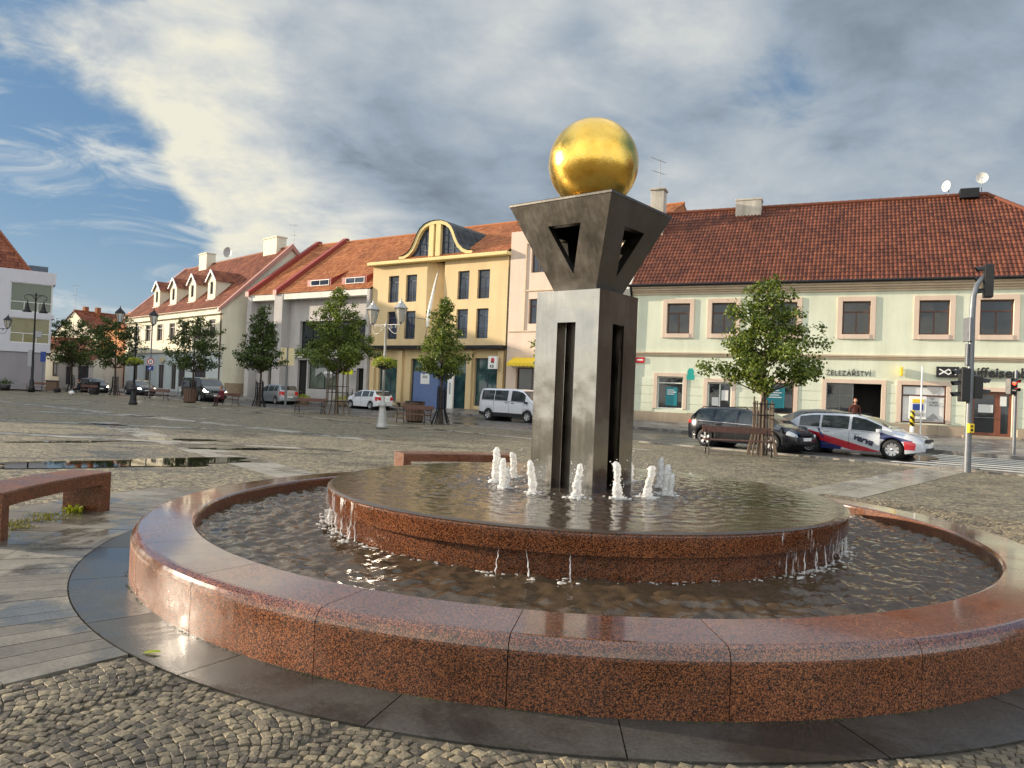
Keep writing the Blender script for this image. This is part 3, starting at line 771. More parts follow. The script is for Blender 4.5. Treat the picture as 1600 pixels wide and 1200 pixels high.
lf = MB(); lf.add([(-.05,0,.004),(-.02,.022,.012),(.04,.018,.016),(.06,0,.01),(.03,-.022,.014),(-.02,-.02,.008)],[(0,1,2,3),(0,3,4,5)]); lf = lf.build('fallen_leaf', M['leafY'], None, (*pol(4.62,232.5),.004)); tag(lf,'small green leaf lying on the wet apron near the cobbles','leaf')
o = b.build('moss_line', M['leafB']); struct(o,'stuff'); o['label'] = 'thin line of moss at the foot of the granite rim'
# ------------------------------------------------------------------ buildings
def window(root, x0, x1, z0, z1, y=.10, fr=None, gl=None, cols=2, rows=(1,), fw=.06, tr=None, name='window', depth=.06, lean=0):
    """frame with mullions; tr = height of a transom; the pane is a sub-part"""
    fr = fr or M['wframe']; gl = gl or M['glass']; b = MB(); e = .003
    x0 += e; x1 -= e; z0 += e; z1 -= e
    b.box(x0,x0+fw,y,y+depth,z0,z1); b.box(x1-fw,x1,y,y+depth,z0,z1)
    b.box(x0+fw,x1-fw,y+.001,y+depth,z0,z0+fw); b.box(x0+fw,x1-fw,y+.001,y+depth,z1-fw,z1)
    zt = tr if tr else z1-fw
    if tr: b.box(x0+fw,x1-fw,y-.012,y+depth,tr-fw*.5,tr+fw*.5)
    for k in range(1,cols):
        xm = x0+(x1-x0)*k/cols; b.box(xm-fw*.45,xm+fw*.45,y+.002,y+depth,z0+fw,zt-(fw*.5 if tr else 0))
    for k in range(1,rows[0]):
        zm = z0+(zt-z0)*k/rows[0]; b.box(x0+fw,x1-fw,y+.004,y+depth-.002,zm-fw*.3,zm+fw*.3)
    w = b.build(name, fr, root)
    p = MB(); n = max(1,cols); 
    zsp = [z0+fw*.5] + ([tr] if tr else []) + [z1-fw*.5]
    for k in range(n):
        xa = x0+(x1-x0)*k/n; xb = x0+(x1-x0)*(k+1)/n
        for zi in range(len(zsp)-1):
            d = U(-.004,.004); d2 = U(-.004,.004)
            p.quad((xa,y+.034+d,zsp[zi]),(xb,y+.034-d,zsp[zi]),(xb,y+.034-d+d2,zsp[zi+1]),(xa,y+.034+d+d2,zsp[zi+1]))
    p.build('pane', gl, w)
    return w

def trim_frame(b, x0, x1, z0, z1, w, y=-.06, yb=.02, sill=True, mi=0, bottom=True):
    """plaster surround outside the opening"""
    b.bbox(x0-w,x0,y,yb,z0-(w if bottom else 0),z1+w,.008,mi); b.bbox(x1,x1+w,y,yb,z0-(w if bottom else 0),z1+w,.008,mi)
    b.bbox(x0+.001,x1-.001,y+.002,yb,z1,z1+w-.001,.008,mi)
    if bottom: b.bbox(x0+.001,x1-.001,y-.03,yb,z0-w+.001,z0,.008,mi)

def tile_plane(b, x0, x1, y0, z0, y1, z1, tw=.30, tl=.36, xa=0, xb=0, amp=.035, mi=0, sub=4, step=.022):
    """tiled slope from the eave (y0,z0) to the ridge (y1,z1); xa/xb = how far the ridge end is drawn in at either side (hips)"""
    L = hypot(y1-y0, z1-z0); ny, nz = -(z1-z0)/L, (y1-y0)/L
    if nz < 0: ny, nz = -ny, -nz
    ncol = max(1,int(round((x1-x0)/tw))); nx = ncol*sub; rows = max(1,int(round(L/tl)))
    prof = {4:[0,.75,1,.45],2:[0,1],6:[0,.5,.9,1,.8,.35]}[sub]
    vs = []; uv = []; nr = rows*2
    for i in range(nx+1):
        x = x0+(x1-x0)*i/nx; vmax = L
        if xa and x < x0+xa: vmax = min(vmax, L*(x-x0)/xa)
        if xb and x > x1-xb: vmax = min(vmax, L*(x1-x)/xb)
        a = prof[i%sub]*amp
        for j in range(rows):
            for e in (0,1):
                v = min((j+e)*L/rows, vmax); o = a + (step if e == 0 else 0)
                yy = y0+(y1-y0)*v/L; zz = z0+(z1-z0)*v/L
                vs.append((x, yy+ny*o, zz+nz*o)); uv.append((x/tw+.001, (j+(.02 if e==0 else .98))))
    fs = []
    for i in range(nx):
        for k in range(nr-1):
            a = i*nr+k; c = (i+1)*nr+k
            fs.append((a,c,c+1,a+1))
    # uv by face so that one tile is one cell
    base = len(b.v); b.add(vs, fs, mi, False)
    for q,f in enumerate(fs):
        i = q//(nr-1); k = q%(nr-1); j = k//2
        u0 = (i//sub)+ (i%sub)/sub + .01; u1 = (i//sub)+(i%sub+1)/sub-.01; w0 = j+.05; w1 = j+.95
        b.uv[len(b.f)-len(fs)+q] = [(u0,w0),(u1,w0),(u1,w1),(u0,w1)]

def ridge_caps(b, p, q, r=.14, mi=0):
    p = Vector(p); q = Vector(q); n = max(1,int((q-p).length/.4)); d = (q-p)/n
    for k in range(n):
        a = p+d*k; c = p+d*(k+1.06); b.tube([a,c],[r,r*.86],8,mi,True,False)

def antenna(x, y, z, h, label, parent_ang=0, n=5, boom=.9):
    root = empty('antenna', (x,y,z), parent_ang, label, 'antenna')
    b = MB(); b.tube([(0,0,0),(0,0,h)],.02,6); b.build('mast', M['galv'], root)
    for k,(zz,bl) in enumerate(((h*.95,boom),(h*.55,boom*.8))):
        b = MB(); b.tube([(-bl,0,zz),(bl*.6,0,zz)],.012,5)
        for q in range(n):
            t = -bl+ (bl*1.6)*q/(n-1); b.tube([(t,-.16,zz),(t,.16,zz)],.008,4)
        b.build('dipole_array', M['galv'], root)
    return root

def dish(x, y, z, r, h, ang, label, mat):
    root = empty('satellite_dish', (x,y,z), ang, label, 'satellite dish', 'satellite dishes on the roofs')
    b = MB(); b.tube([(0,0,0),(0,0,h)],.022,6); b.tube([(0,0,h),(0,-.12,h+.02)],.02,6); b.build('mast', M['galv'], root)
    b = MB(); pr = [(.001,0)]+[(r*t,-.22*r*t*t) for t in (.25,.5,.75,1)]
    b.lathe([(rr,zz) for rr,zz in pr], 20, (0,-.12,h+.05), 0, True, 'y', False)
    b.lathe([(rr,zz+.012) for rr,zz in pr][::-1], 20, (0,-.12,h+.05), 0, True, 'y', False); b.build('reflector', mat, root)
    b = MB(); b.tube([(0,-.13,h+.05-r*.9),(0,-.12-r*1.0,h+.0)],.01,5); b.tube([(0,-.1-r*1.0,h),(0,-.1-r*.85,h+.02)],.03,6); b.build('feed_arm', M['galv'], root)
    return root

def w2(root, x, y, z=0):      # local building point -> world
    a = root.rotation_euler[2]; return (root.location[0]+cos(a)*x-sin(a)*y, root.location[1]+sin(a)*x+cos(a)*y, z)

# ---- mint green corner building on the right
def mint():
    a = radians(-24.3); root = empty('corner_house', (6.7,42.3,0), a, 'long mint green house with a dark red pantile roof and peach window surrounds', 'building')
    ups = [(1.92,3.18),(4.35,5.62),(7.42,8.68),(10.83,12.11),(14.25,15.55),(16.79,18.14),(19.9,21.2)]
    gnd = [(1.52,2.95,1.12,2.9,'w'),(4.27,5.53,.5,2.66,'d'),(7.22,8.65,1.12,2.72,'w'),(10.21,12.72,.45,2.81,'s'),(13.6,15.51,.98,2.82,'a'),(16.55,18.19,.53,2.61,'e'),(19.7,21.5,1.0,2.7,'w')]
    W = 23.7; holes = [(x0,x1,5.28,6.95) for x0,x1 in ups] + [g[:4] for g in gnd]
    b = MB(); wall(b,-.2,W,.1,7.6,holes,rev=.22)
    b.quad((-.2,12,.1),(-.2,0,.1),(-.2,0,7.6),(-.2,12,7.6)); b.quad((W,0,.1),(W,12,.1),(W,12,7.6),(W,0,7.6)); b.quad((W,12,.1),(-.2,12,.1),(-.2,12,7.6),(W,12,7.6))
    # shallow rusticated courses between the ground floor openings
    edges = [-.19]+[e for g in gnd for e in (g[0]-.22,g[1]+.22)]+[W-.01]
    zs = [.93,1.40,1.88,2.36,2.84]
    for i in range(0,len(edges),2):
        for k in range(4): b.bbox(edges[i],edges[i+1],-.022,.01,zs[k]+.012,zs[k+1]-.012,.006)
    b.build('wall', M['mint'], root)
    px = [-.24,4.03,5.77,9.98,12.95,16.3,18.42,W+.04]
    for i in range(0,len(px),2):
        n = max(1,int((px[i+1]-px[i])/.95)); b = MB()
        for k in range(n): b.bbox(px[i]+(px[i+1]-px[i])*k/n+.003,px[i]+(px[i+1]-px[i])*(k+1)/n-.003,-.07,.015,.1,.92,.006)
        b.build('plinth', M['plinth'], root)
    b = MB(); 
    for pr in ((-.05,.02,4.02,4.09),(-.10,.02,4.0905,4.17),(-.15,.02,4.1705,4.25)): b.bbox(-.22,W+.1,pr[0],pr[1],pr[2],pr[3],.006)
    b.build('string_course', M['ivory'], root)
    b = MB()
    for y,z0,z1 in ((-.08,7.44,7.56),(-.16,7.5605,7.66),(-.26,7.6605,7.78),(-.36,7.7805,7.9)): b.bbox(-.22,W-y-.1,y,.05,z0,z1,.008)
    b.build('eaves_cornice', M['ivory'], root)
    b = MB(); pts = [(-.25,-.44,7.93),(W+.4,-.44,7.93)]; b.tube(pts,.075,8); b.tube([(-.1,-.44,7.9),(-.1,-.3,7.7),(-.1,-.12,7.35),(-.1,-.1,.3)],.05,8)
    b.build('gutter', M['iron'], root)
    for x0,x1 in ups:
        t = MB(); trim_frame(t,x0,x1,5.28,6.95,.235); f = t.build('window_surround', M['peach'], root)
        window(root,x0,x1,5.28,6.95,.13,tr=6.42,cols=2,fw=.07)
    t = MB(); b = MB()
    for x0,x1,z0,z1,k in gnd:
        t = MB(); trim_frame(t,x0,x1,max(z0,.93),z1,.21,bottom=False); t.build('door_surround' if k in 'de' else 'window_surround', M['peach'], root)
        if k == 'w': window(root,x0,x1,z0,z1,.13,M['wwhite'] if x0<5 else M['wframe'],M['glass'],cols=1,tr=z1-.35 if x0 < 5 else None,fw=.06)
        if k == 'd':
            d = window(root,x0,x1,z0,z1,.13,M['wwhite'],M['glass'],cols=2,fw=.07,name='door')
        if k == 'a': window(root,x0,x1,z0,z1,.02,M['wframe'],M['paper'],cols=1,tr=2.32,fw=.07)
        if k == 'e':
            d = window(root,x0,x1-.55,z0,z1,.12,M['wbrown'],M['glass'],cols=1,fw=.14,name='door')
            h = MB(); h.tube([(x0+.12,.08,1.38),(x1-.68,.08,1.38)],.018,6); h.build('handle', M['galv'], d)
            window(root,x1-.55,x1,z0,z1,.12,M['wbrown'],M['glass'],cols=1,fw=.12,name='side_light')
        if k == 's':
            window(root,x0,x0+1.25,z0,z1,.10,M['galv'],M['glass'],cols=2,rows=(4,),fw=.045,name='glazed_shutter')
            q = MB(); q.box(x0+1.26,x1,1.4,1.42,z0,z1); q.quad((x0+1.26,.22,z0),(x1,.22,z0),(x1,1.4,z0),(x0+1.26,1.4,z0)); q.quad((x1,.22,z0),(x1,.22,z1),(x1,1.4,z1),(x1,1.4,z0)); q.quad((x0+1.26,.22,z1),(x0+1.26,1.4,z1),(x1,1.4,z1),(x1,.22,z1)); q.quad((x0+1.26,.22,z0),(x0+1.26,1.4,z0),(x0+1.26,1.4,z1),(x0+1.26,.22,z1))
            q.build('open_doorway', M['dark'], root)
    s = MB(); s.bbox(16.2,18.5,-.55,.2,.1,.53,.01); s.build('door_step', M['plinth'], root)
    # roof
    b = MB(); tile_plane(b,-.1,W+.4,-.42,7.95,6,13.42,.20,.37,0,6.3,amp=.05,sub=4,step=.03)
    ridge_caps(b,(-.1,6,13.47),(W-6.0,6,13.47),.15); ridge_caps(b,(W-6.0,6,13.47),(W+.4,-.42,8.0),.13)
    r = b.build('roof', M['roof_br'], root)
    b = MB(); b.quad((-.1,6,13.38),(W-6,6,13.38),(W+.4,12.4,7.95),(-.1,12.4,7.95)); b.poly([(W+.4,-.4,7.95),(W+.4,12.4,7.95),(W-6,6,13.38)]); b.build('rear_slope', M['roof_br'], r)
    b = MB()
    b.prism([(-.62,-.5,7.75),(-.62,6,13.55),(-.62,12.4,7.75),(-.62,12.4,7.2),(-.62,-.1,7.2)],(.46,0,0)); b.build('gable_parapet', M['white'], r)
    def chim(x0,x1,y0,y1,z0,z1,mt,cap=.08):
        b = MB(); b.bbox(x0,x1,y0,y1,z0,z1,.015); b.bbox(x0-cap,x1+cap,y0-cap,y1+cap,z1+.001,z1+.12,.02); b.build('chimney', mt, r)
    chim(-.25,.55,3.9,4.7,11.2,14.45,M['oldwhite']); chim(4.62,6.1,5.35,6.2,12.4,13.82,M['oldwhite'],.03)
    hatch = MB(); hatch.bbox(16.4,17.3,5.4,6.2,13.2,13.72,.02); hatch.build('roof_hatch', M['iron'], r)
    ax = w2(root,.15,4.3); antenna(ax[0],ax[1],14.57,1.9,'tall rake antenna on the slim white chimney of the mint house',radians(40))
    d1 = w2(root,15.9,5.9); dish(d1[0],d1[1],13.5,.30,.45,radians(-75),'left of the two cream satellite dishes on the ridge of the dark red roof',M['dish'])
    d2 = w2(root,17.45,5.9); dish(d2[0],d2[1],13.5,.30,.75,radians(-30),'higher of the two pale satellite dishes, at the end of the dark red ridge',M['dish'])
    # signs
    o = text('shop_lettering','ŽELEZÁŘSTVÍ',.36,M['text'],None,w2(root,10.16,-.03,3.20),(pi/2,0,a),.012,spacing=1.18,sx=.83); tag(o,'dark capital letters reading ŽELEZÁŘSTVÍ on the mint wall above the dark shop doorway','sign')
    o = empty('bank_sign', w2(root,15.05,-.05,0), a, 'long black bank sign with a white logo above the brown glazed door', 'sign')
    q = MB(); q.bbox(0,.95,-.12,-.0,3.24,3.74,.01); lg = q.build('logo_panel', M['black'], o)
    q = MB()
    for (p0,p1) in (((.12,3.36),(.52,3.62)),((.12,3.62),(.52,3.36)),((.5,3.36),(.82,3.62)),((.5,3.62),(.82,3.36))):
        dx,dz = p1[0]-p0[0],p1[1]-p0[1]; l = hypot(dx,dz); nx,nz = -dz/l*.028,dx/l*.028
        yy = -.124-.001*len(q.f)
        q.quad((p0[0]-nx,yy,p0[1]-nz),(p1[0]-nx,yy,p1[1]-nz),(p1[0]+nx,yy,p1[1]+nz),(p0[0]+nx,yy,p0[1]+nz))
    q.build('logo_cross', M['swhite'], lg)
    text('letters','Raiffeisenbank',.64,M['black'],o,(1.02,-.06,3.29),(pi/2,0,0),.05,bold=.012,sx=.98)
    p = empty('projecting_sign', w2(root,13.55,-.02,3.24), a, 'small yellow box sign sticking out of the mint wall left of the bank sign', 'sign')
    q = MB(); q.bbox(-.05,.05,-.62,-.02,0,.42,.012); q.build('box', M['yel'], p)
    q = MB(); q.tube([(0,.02,.1),(0,-.1,.1)],.02,6); q.tube([(0,.02,.32),(0,-.1,.32)],.02,6); q.build('bracket', M['iron'], p)
    p = empty('projecting_sign', w2(root,3.42,-.02,2.74), a, 'teal lantern shaped sign on the mint wall beside the white framed shop window', 'sign')
    q = MB(); q.prism([(-.20,-.45,0),(.20,-.45,0),(.22,-.45,.22),(.15,-.45,.3),(.19,-.45,.42),(.1,-.45,.62),(-.1,-.45,.62),(-.19,-.45,.42),(-.15,-.45,.3),(-.22,-.45,.22)],(0,.07,0)); q.build('panel', M['teal2'], p)
    q = MB(); q.tube([(0,.02,.3),(0,-.42,.3)],.02,6); q.build('bracket', M['iron'], p)
    o = empty('street_sign', w2(root,.25,-.03,3.62), a, 'small red street name plate high on the mint wall beside the pillar', 'sign')
    q = MB(); q.bbox(0,.5,-.03,0,0,.32,.006); q.build('plate', M['red'], o); q = MB(); q.box(.08,.42,-.034,-.031,.13,.21); q.build('print', M['swhite'], o)
    # posters and notices
    def poster(x0,x1,z0,z1,y,mat,label,lines=0):
        o = empty('poster', w2(root,x0,y,z0), a, label, 'poster'); q = MB(); q.box(0,x1-x0,-.006,0,0,z1-z0); q.build('sheet', mat, o)
        if lines:
            q = MB()
            for k in range(lines):
                zz = (z1-z0)*(.82-.11*k); ln = (x1-x0)*(.75 if k%2 else .6); q.box(.08,.08+ln,-.009,-.006,zz,zz+.05)
            q.build('print', M['swhite'], o)
    poster(1.98,2.62,1.3,2.32,.115,M['teal'],'teal poster in the white framed shop window nearest the pillar',3)
    poster(7.32,8.2,1.42,2.5,.115,M['teal'],'large teal poster with white lines in the window behind the maple tree',4)
    poster(10.45,10.75,.75,1.25,.085,M['paper'],'white notice on the grey glazed shutter of the shop doorway')
    poster(16.85,17.45,1.62,2.0,.10,M['paper'],'wide white notice on the brown glazed bank door'); poster(17.72,17.98,1.95,2.4,.10,M['paper'],'white notice on the narrow side light of the bank door')
    poster(4.5,4.85,1.4,1.85,.115,M['paper'],'white notice on the left leaf of the white shop door'); poster(5.0,5.35,1.7,2.25,.115,M['paper'],'white notice on the right leaf of the white shop door')
    # cash machine surround in the bank window
    o = empty('cash_machine', w2(root,13.72,-.0,.98), a, 'cash machine with a yellow header set in a white and grey bank window', 'cash machine')
    q = MB(); q.bbox(.22,.98,-.05,.03,.18,1.30,.02); q.build('fascia', M['swhite'], o)
    q = MB(); q.bbox(.36,.86,-.075,-.045,.98,1.16,.01); q.build('header', M['yel'], o)
    q = MB(); q.bbox(.38,.84,-.066,-.045,.62,.93,.01); q.build('screen', M['navy'], o)
    q = MB(); q.bbox(.38,.84,-.10,-.045,.36,.52,.01); q.bbox(.38,.84,-.062,-.045,.55,.60,.004); q.build('keypad', M['greyp'], o)
    o = empty('window_graphics', w2(root,13.6,.0,.98), a, 'grey triangles and lettering printed on the bank window around the cash machine', 'window graphic')
    y = .016
    for tp in ([(1.05,y,1.80),(1.75,y,1.80),(1.45,y,1.43),(1.35,y,1.43)],[(1.2,y,1.28),(1.5,y,1.28),(1.35,y,1.14)],[(.95,y,.08),(1.8,y,.08),(1.4,y,.5)]):
        q = MB(); q.poly(tp); q.build('triangle_print', M['greyp'], o)
    text('letters','VYBER\nVKLAD',.13,M['text'],o,(1.2,.012,.98),(pi/2,0,0),.002)
    return root
MINT = mint()

def house(name, O, ang, W, D, ze, zr, wm, rm, label, wins=(), gable=True, z0=.1, floors=None, wtr=None, frame=None, glass=None, over=.3, group=None):
    """plain gabled house: front eave along local x"""
    root = empty(name, (O[0],O[1],0), ang, label, 'building', group)
    b = MB(); mats_ = [wm] if not isinstance(wm,list) else wm
    if len(mats_) == 1: wall(b,0,W,z0,ze,[w[:4] for w in wins],rev=.18)
    else:
        zs = floors; wall(b,0,W,z0,zs,[w[:4] for w in wins if w[3]<=zs],rev=.18,mi=1); wall(b,0,W,zs,ze,[w[:4] for w in wins if w[2]>=zs],rev=.18,mi=0)
    for x,s in ((0,1),(W,-1)):
        p = [(x,0,z0),(x,D,z0),(x,D,ze),(x,D/2,zr-.1),(x,0,ze)]; b.poly(p[::-1] if s>0 else p)
    b.quad((W,D,z0),(0,D,z0),(0,D,ze),(W,D,ze))
    b.build('wall', mats_, root)
    for w in wins: window(root,*w[:4],y=.11,fr=frame or M['wframe'],gl=glass or M['glass'],cols=w[4] if len(w)>4 else 2,fw=.07,tr=w[5] if len(w)>5 else None)
    b = MB(); tile_plane(b,-.15,W+.15,-over,ze-.1,D/2,zr,.32,.4,amp=.035,sub=4); ridge_caps(b,(-.15,D/2,zr+.04),(W+.15,D/2,zr+.04))
    b.quad((-.15,D/2,zr-.02),(W+.15,D/2,zr-.02),(W+.15,D+over,ze-.1),(-.15,D+over,ze-.1))
    r = b.build('roof', rm, root)
    return root, r

YA = atan2(-.559,.829)
# ---- yellow bank building with the ogee dormer
def yellow():
    root = empty('bank_building', (-11.6,62.7,0), YA, 'bright yellow three storey building with an ogee roof dormer and tall dark windows', 'building')
    xs = [(1.26,2.39),(3.18,4.34),(8.54,9.65),(10.45,11.59)]
    hol = [(a,c,8.7,10.9) for a,c in xs] + [(a,c,5.68,7.95) for a,c in xs]
    b = MB(); x0, x1 = -.55, 13.25
    wall(b,x0,5.4,5.05,11.8,[h for h in hol if h[1]<5.4],rev=.3); wall(b,7.2,x1,5.05,11.8,[h for h in hol if h[0]>7],rev=.3)
    b.quad((5.4,0,5.05),(6.62,1.05,5.05),(6.62,1.05,11.8),(5.4,0,11.8)); b.quad((6.62,1.05,5.05),(7.2,0,5.05),(7.2,0,11.8),(6.62,1.05,11.8))
    b.quad((x0,14,.1),(x0,0,.1),(x0,0,11.8),(x0,14,11.8)); b.quad((x1,0,.1),(x1,14,.1),(x1,14,11.8),(x1,0,11.8)); b.quad((x1,14,.1),(x0,14,.1),(x0,14,11.8),(x1,14,11.8))
    gh = [(.3,2.55,.55,4.0),(3.84,5.2,.3,4.1),(5.6,9.6,.3,4.1),(10.3,12.5,.55,4.2)]
    wall(b,x0,x1,.1,5.05,gh,y=.25,rev=.35)
    b.quad((x0,0,5.05),(x0,.25,5.05),(x1,.25,5.05),(x1,0,5.05))
    for px in (-.5,2.6,9.7,12.62): b.bbox(px,px+.5,-.02,.24,.1,4.75,.02)
    b.build('wall', M['yellow'], root)
    b = MB(); b.bbox(x0-.1,5.9,-.55,.2,4.86,5.12,.02); b.bbox(6.9,x1+.1,-.55,.2,4.86,5.12,.02); b.build('canopy', M['iron'], root)
    b = MB(); b.bbox(x0-.25,x1+.2,-.55,.3,11.8,12.08,.05); b.build('eaves_board', M['ytrim'], root)
    for h in hol: 
        w = window(root,*h,y=.2,fr=M['wblue'],gl=M['glass_sky'],cols=2,fw=.075,tr=h[3]-.5)
        q = MB()
        for k in range(4): q.tube([(h[0],.03,h[2]+.2+.2*k),(h[1],.03,h[2]+.2+.2*k)],.012,4)
        q.build('railing', M['iron'], w)
    for h in gh: window(root,*h,y=.5,fr=M['wblue'],gl=M['glass_teal'],cols=3 if h[1]-h[0]>3 else 2,fw=.07,tr=h[3]-1.1,name='shop_window')
    b = MB(); tile_plane(b,x0-.2,x1+.15,-.5,12.05,8,16.4,.32,.4,amp=.035); ridge_caps(b,(x0-.2,8,16.44),(x1+.15,8,16.44))
    b.quad((x0-.2,8,16.38),(x1+.15,8,16.38),(x1+.15,15,12),(x0-.2,15,12)); r = b.build('roof', M['roof_or'], root)
    for p in ((11.2,4.2,14.1),(9.3,7.2,16.1)):
        q = MB(); q.bbox(p[0]-.12,p[0]+.12,p[1]-.12,p[1]+.12,p[2],p[2]+.55,.01); q.build('roof_vent', M['roof_or'] if p[1]<6 else M['iron'], r)
    # dormer
    half = [(0,15.0),(.6,14.96),(1.15,14.78),(1.6,14.45),(1.9,14.0),(2.15,13.45),(2.45,12.95),(2.85,12.6),(3.3,12.42),(3.75,12.38)]
    cx = 6.25; L = [(cx-x,z) for x,z in reversed(half)] + [(cx+x,z) for x,z in half[1:]]
    n = len(L); b = MB(); t = .26
    inner = []
    for i,(x,z) in enumerate(L):
        a = L[max(i-1,0)]; c = L[min(i+1,n-1)]; l = hypot(c[0]-a[0],c[1]-a[1]); nx, nz = (c[1]-a[1])/l, -(c[0]-a[0])/l
        inner.append((x+nx*t, max(12.1,z+nz*t)))
    for i in range(n-1):
        P = [(L[i][0],-.28,L[i][1]),(L[i+1][0],-.28,L[i+1][1]),(inner[i+1][0],-.28,inner[i+1][1]),(inner[i][0],-.28,inner[i][1])]
        b.prism(P[::-1],(0,.4,0))
    dm = b.build('dormer', M['ytrim'], r)
    b = MB(); b.poly([(x,.06,z) for x,z in inner][::-1]); b.build('pane', M['glass_sky'], dm)
    b = MB()
    for x in (cx-1.75,cx-1.15,cx+1.15,cx+1.75,cx-.55,cx+.55):
        zt = max(z for (xx,z) in inner if abs(xx-x)<.5)-.1; b.box(x-.035,x+.035,.0,.05,12.1,zt)
    for z in (12.75,13.3,13.85): 
        hw = max([abs(xx-cx) for xx,zz in inner if zz >= z-.05] or [0]); b.box(cx-hw,cx+hw,.01,.055,z-.03,z+.03)
    b.build('glazing_bars', M['wblue'], dm)
    b = MB(); b.bbox(cx-.62,cx-.12,-.26,.06,12.1,14.9,.03); b.bbox(cx+.08,cx+.58,-.26,.06,12.1,14.9,.03); b.build('pier', M['ytrim'], dm)
    b = MB(); uvs = []
    vs = []; fs = []
    for i,(x,z) in enumerate(L):
        yb = max(.3,(z-12.05)/.5118+.35)
        for q in range(7): vs.append((x,-.36+(yb+.36)*q/6,z+.05+.02*(q%2)))
    for i in range(n-1):
        for q in range(6): fs.append((i*7+q,(i+1)*7+q,(i+1)*7+q+1,i*7+q+1))
    b.add(vs,[f[::-1] for f in fs],0,False,[(v[0]*2,v[1]*2.5) for v in vs]); b.build('dormer_roof', M['slate'], dm)
    # things on the front
    f = empty('furled_flag', w2(root,6.55,-.3,6.2), YA, 'long furled white flag on a leaning pole in the fold of the yellow front', 'flag')
    q = MB(); q.tube([(-.75,-.1,-.6),(.1,.2,4.9)],.03,6); q.tube([(-.75,-.1,1.0),(-1.35,-.5,1.05)],.03,6); q.build('pole', M['galv'], f)
    q = MB(); q.tube([(-.55,-.12,.4),(-.42,-.12,1.5),(-.25,-.06,2.6),(-.1,0,3.6),(.05,.1,4.6)],[.12,.15,.12,.07,.03],10); q.build('cloth', M['swhite'], f)
    s = empty('projecting_sign', w2(root,12.1,-.25,3.36), YA, 'white box sign with a red and black square and the letters KB', 'sign')
    q = MB(); q.bbox(0,.78,-.25,-.02,0,.95,.02); q.build('box', M['swhite'], s)
    q = MB(); q.box(.28,.56,-.262,-.251,.55,.80); q.build('red_square', M['red'], s); q = MB(); q.box(.28,.56,-.262,-.251,.455,.548); q.build('black_bar', M['black'], s)
    text('letters','KB',.30,M['text'],s,(.18,-.256,.1),(pi/2,0,0),.003,bold=.006)
    s = empty('totem_sign', w2(root,8.55,-.35,.25), YA, 'tall slim white bank totem with a small black square, standing by the entrance', 'sign')
    q = MB(); q.bbox(-.26,.26,-.1,.1,0,2.75,.02); q.build('panel', M['swhite'], s); q = MB(); q.box(-.15,.15,-.11,-.101,2.3,2.6); q.build('logo_square', M['black'], s)
    q = MB(); q.box(-.08,.08,-.11,-.101,1.1,2.0); q.build('vertical_print', M['greyp'], s)
    s = empty('hoarding', w2(root,5.3,-.95,.22), YA, 'blue boarded hoarding with a white notice in front of the yellow building', 'hoarding')
    q = MB(); q.bbox(0,2.5,-.05,.05,0,2.8,.01)
    for k in range(1,4): q.box(.01,2.49,-.057,-.05,.7*k-.012,.7*k+.012)
    q.bbox(2.4,2.5,.052,1.2,0,2.8,.01); q.build('board', M['blueboard'], s); q = MB(); q.box(.75,1.65,-.07,-.058,1.85,2.65); q.build('notice', M['paper'], s)
    q = MB(); q.box(.95,1.45,-.075,-.071,2.3,2.5); q.build('print', M['greyp'], s)
    st = empty('stone_bench', w2(root,3.9,-1.2,.2), YA, 'small stone bench on the pavement in front of the yellow building', 'bench'); q = MB(); q.bbox(-.2,1.1,-.25,.25,.3,.42,.02); q.build('seat', M['stoneplanter'], st)
    for x in (0,.8): q = MB(); q.bbox(x,x+.14,-.2,.2,0,.299,.01); q.build('leg', M['stoneplanter'], st)
    return root
yellow()

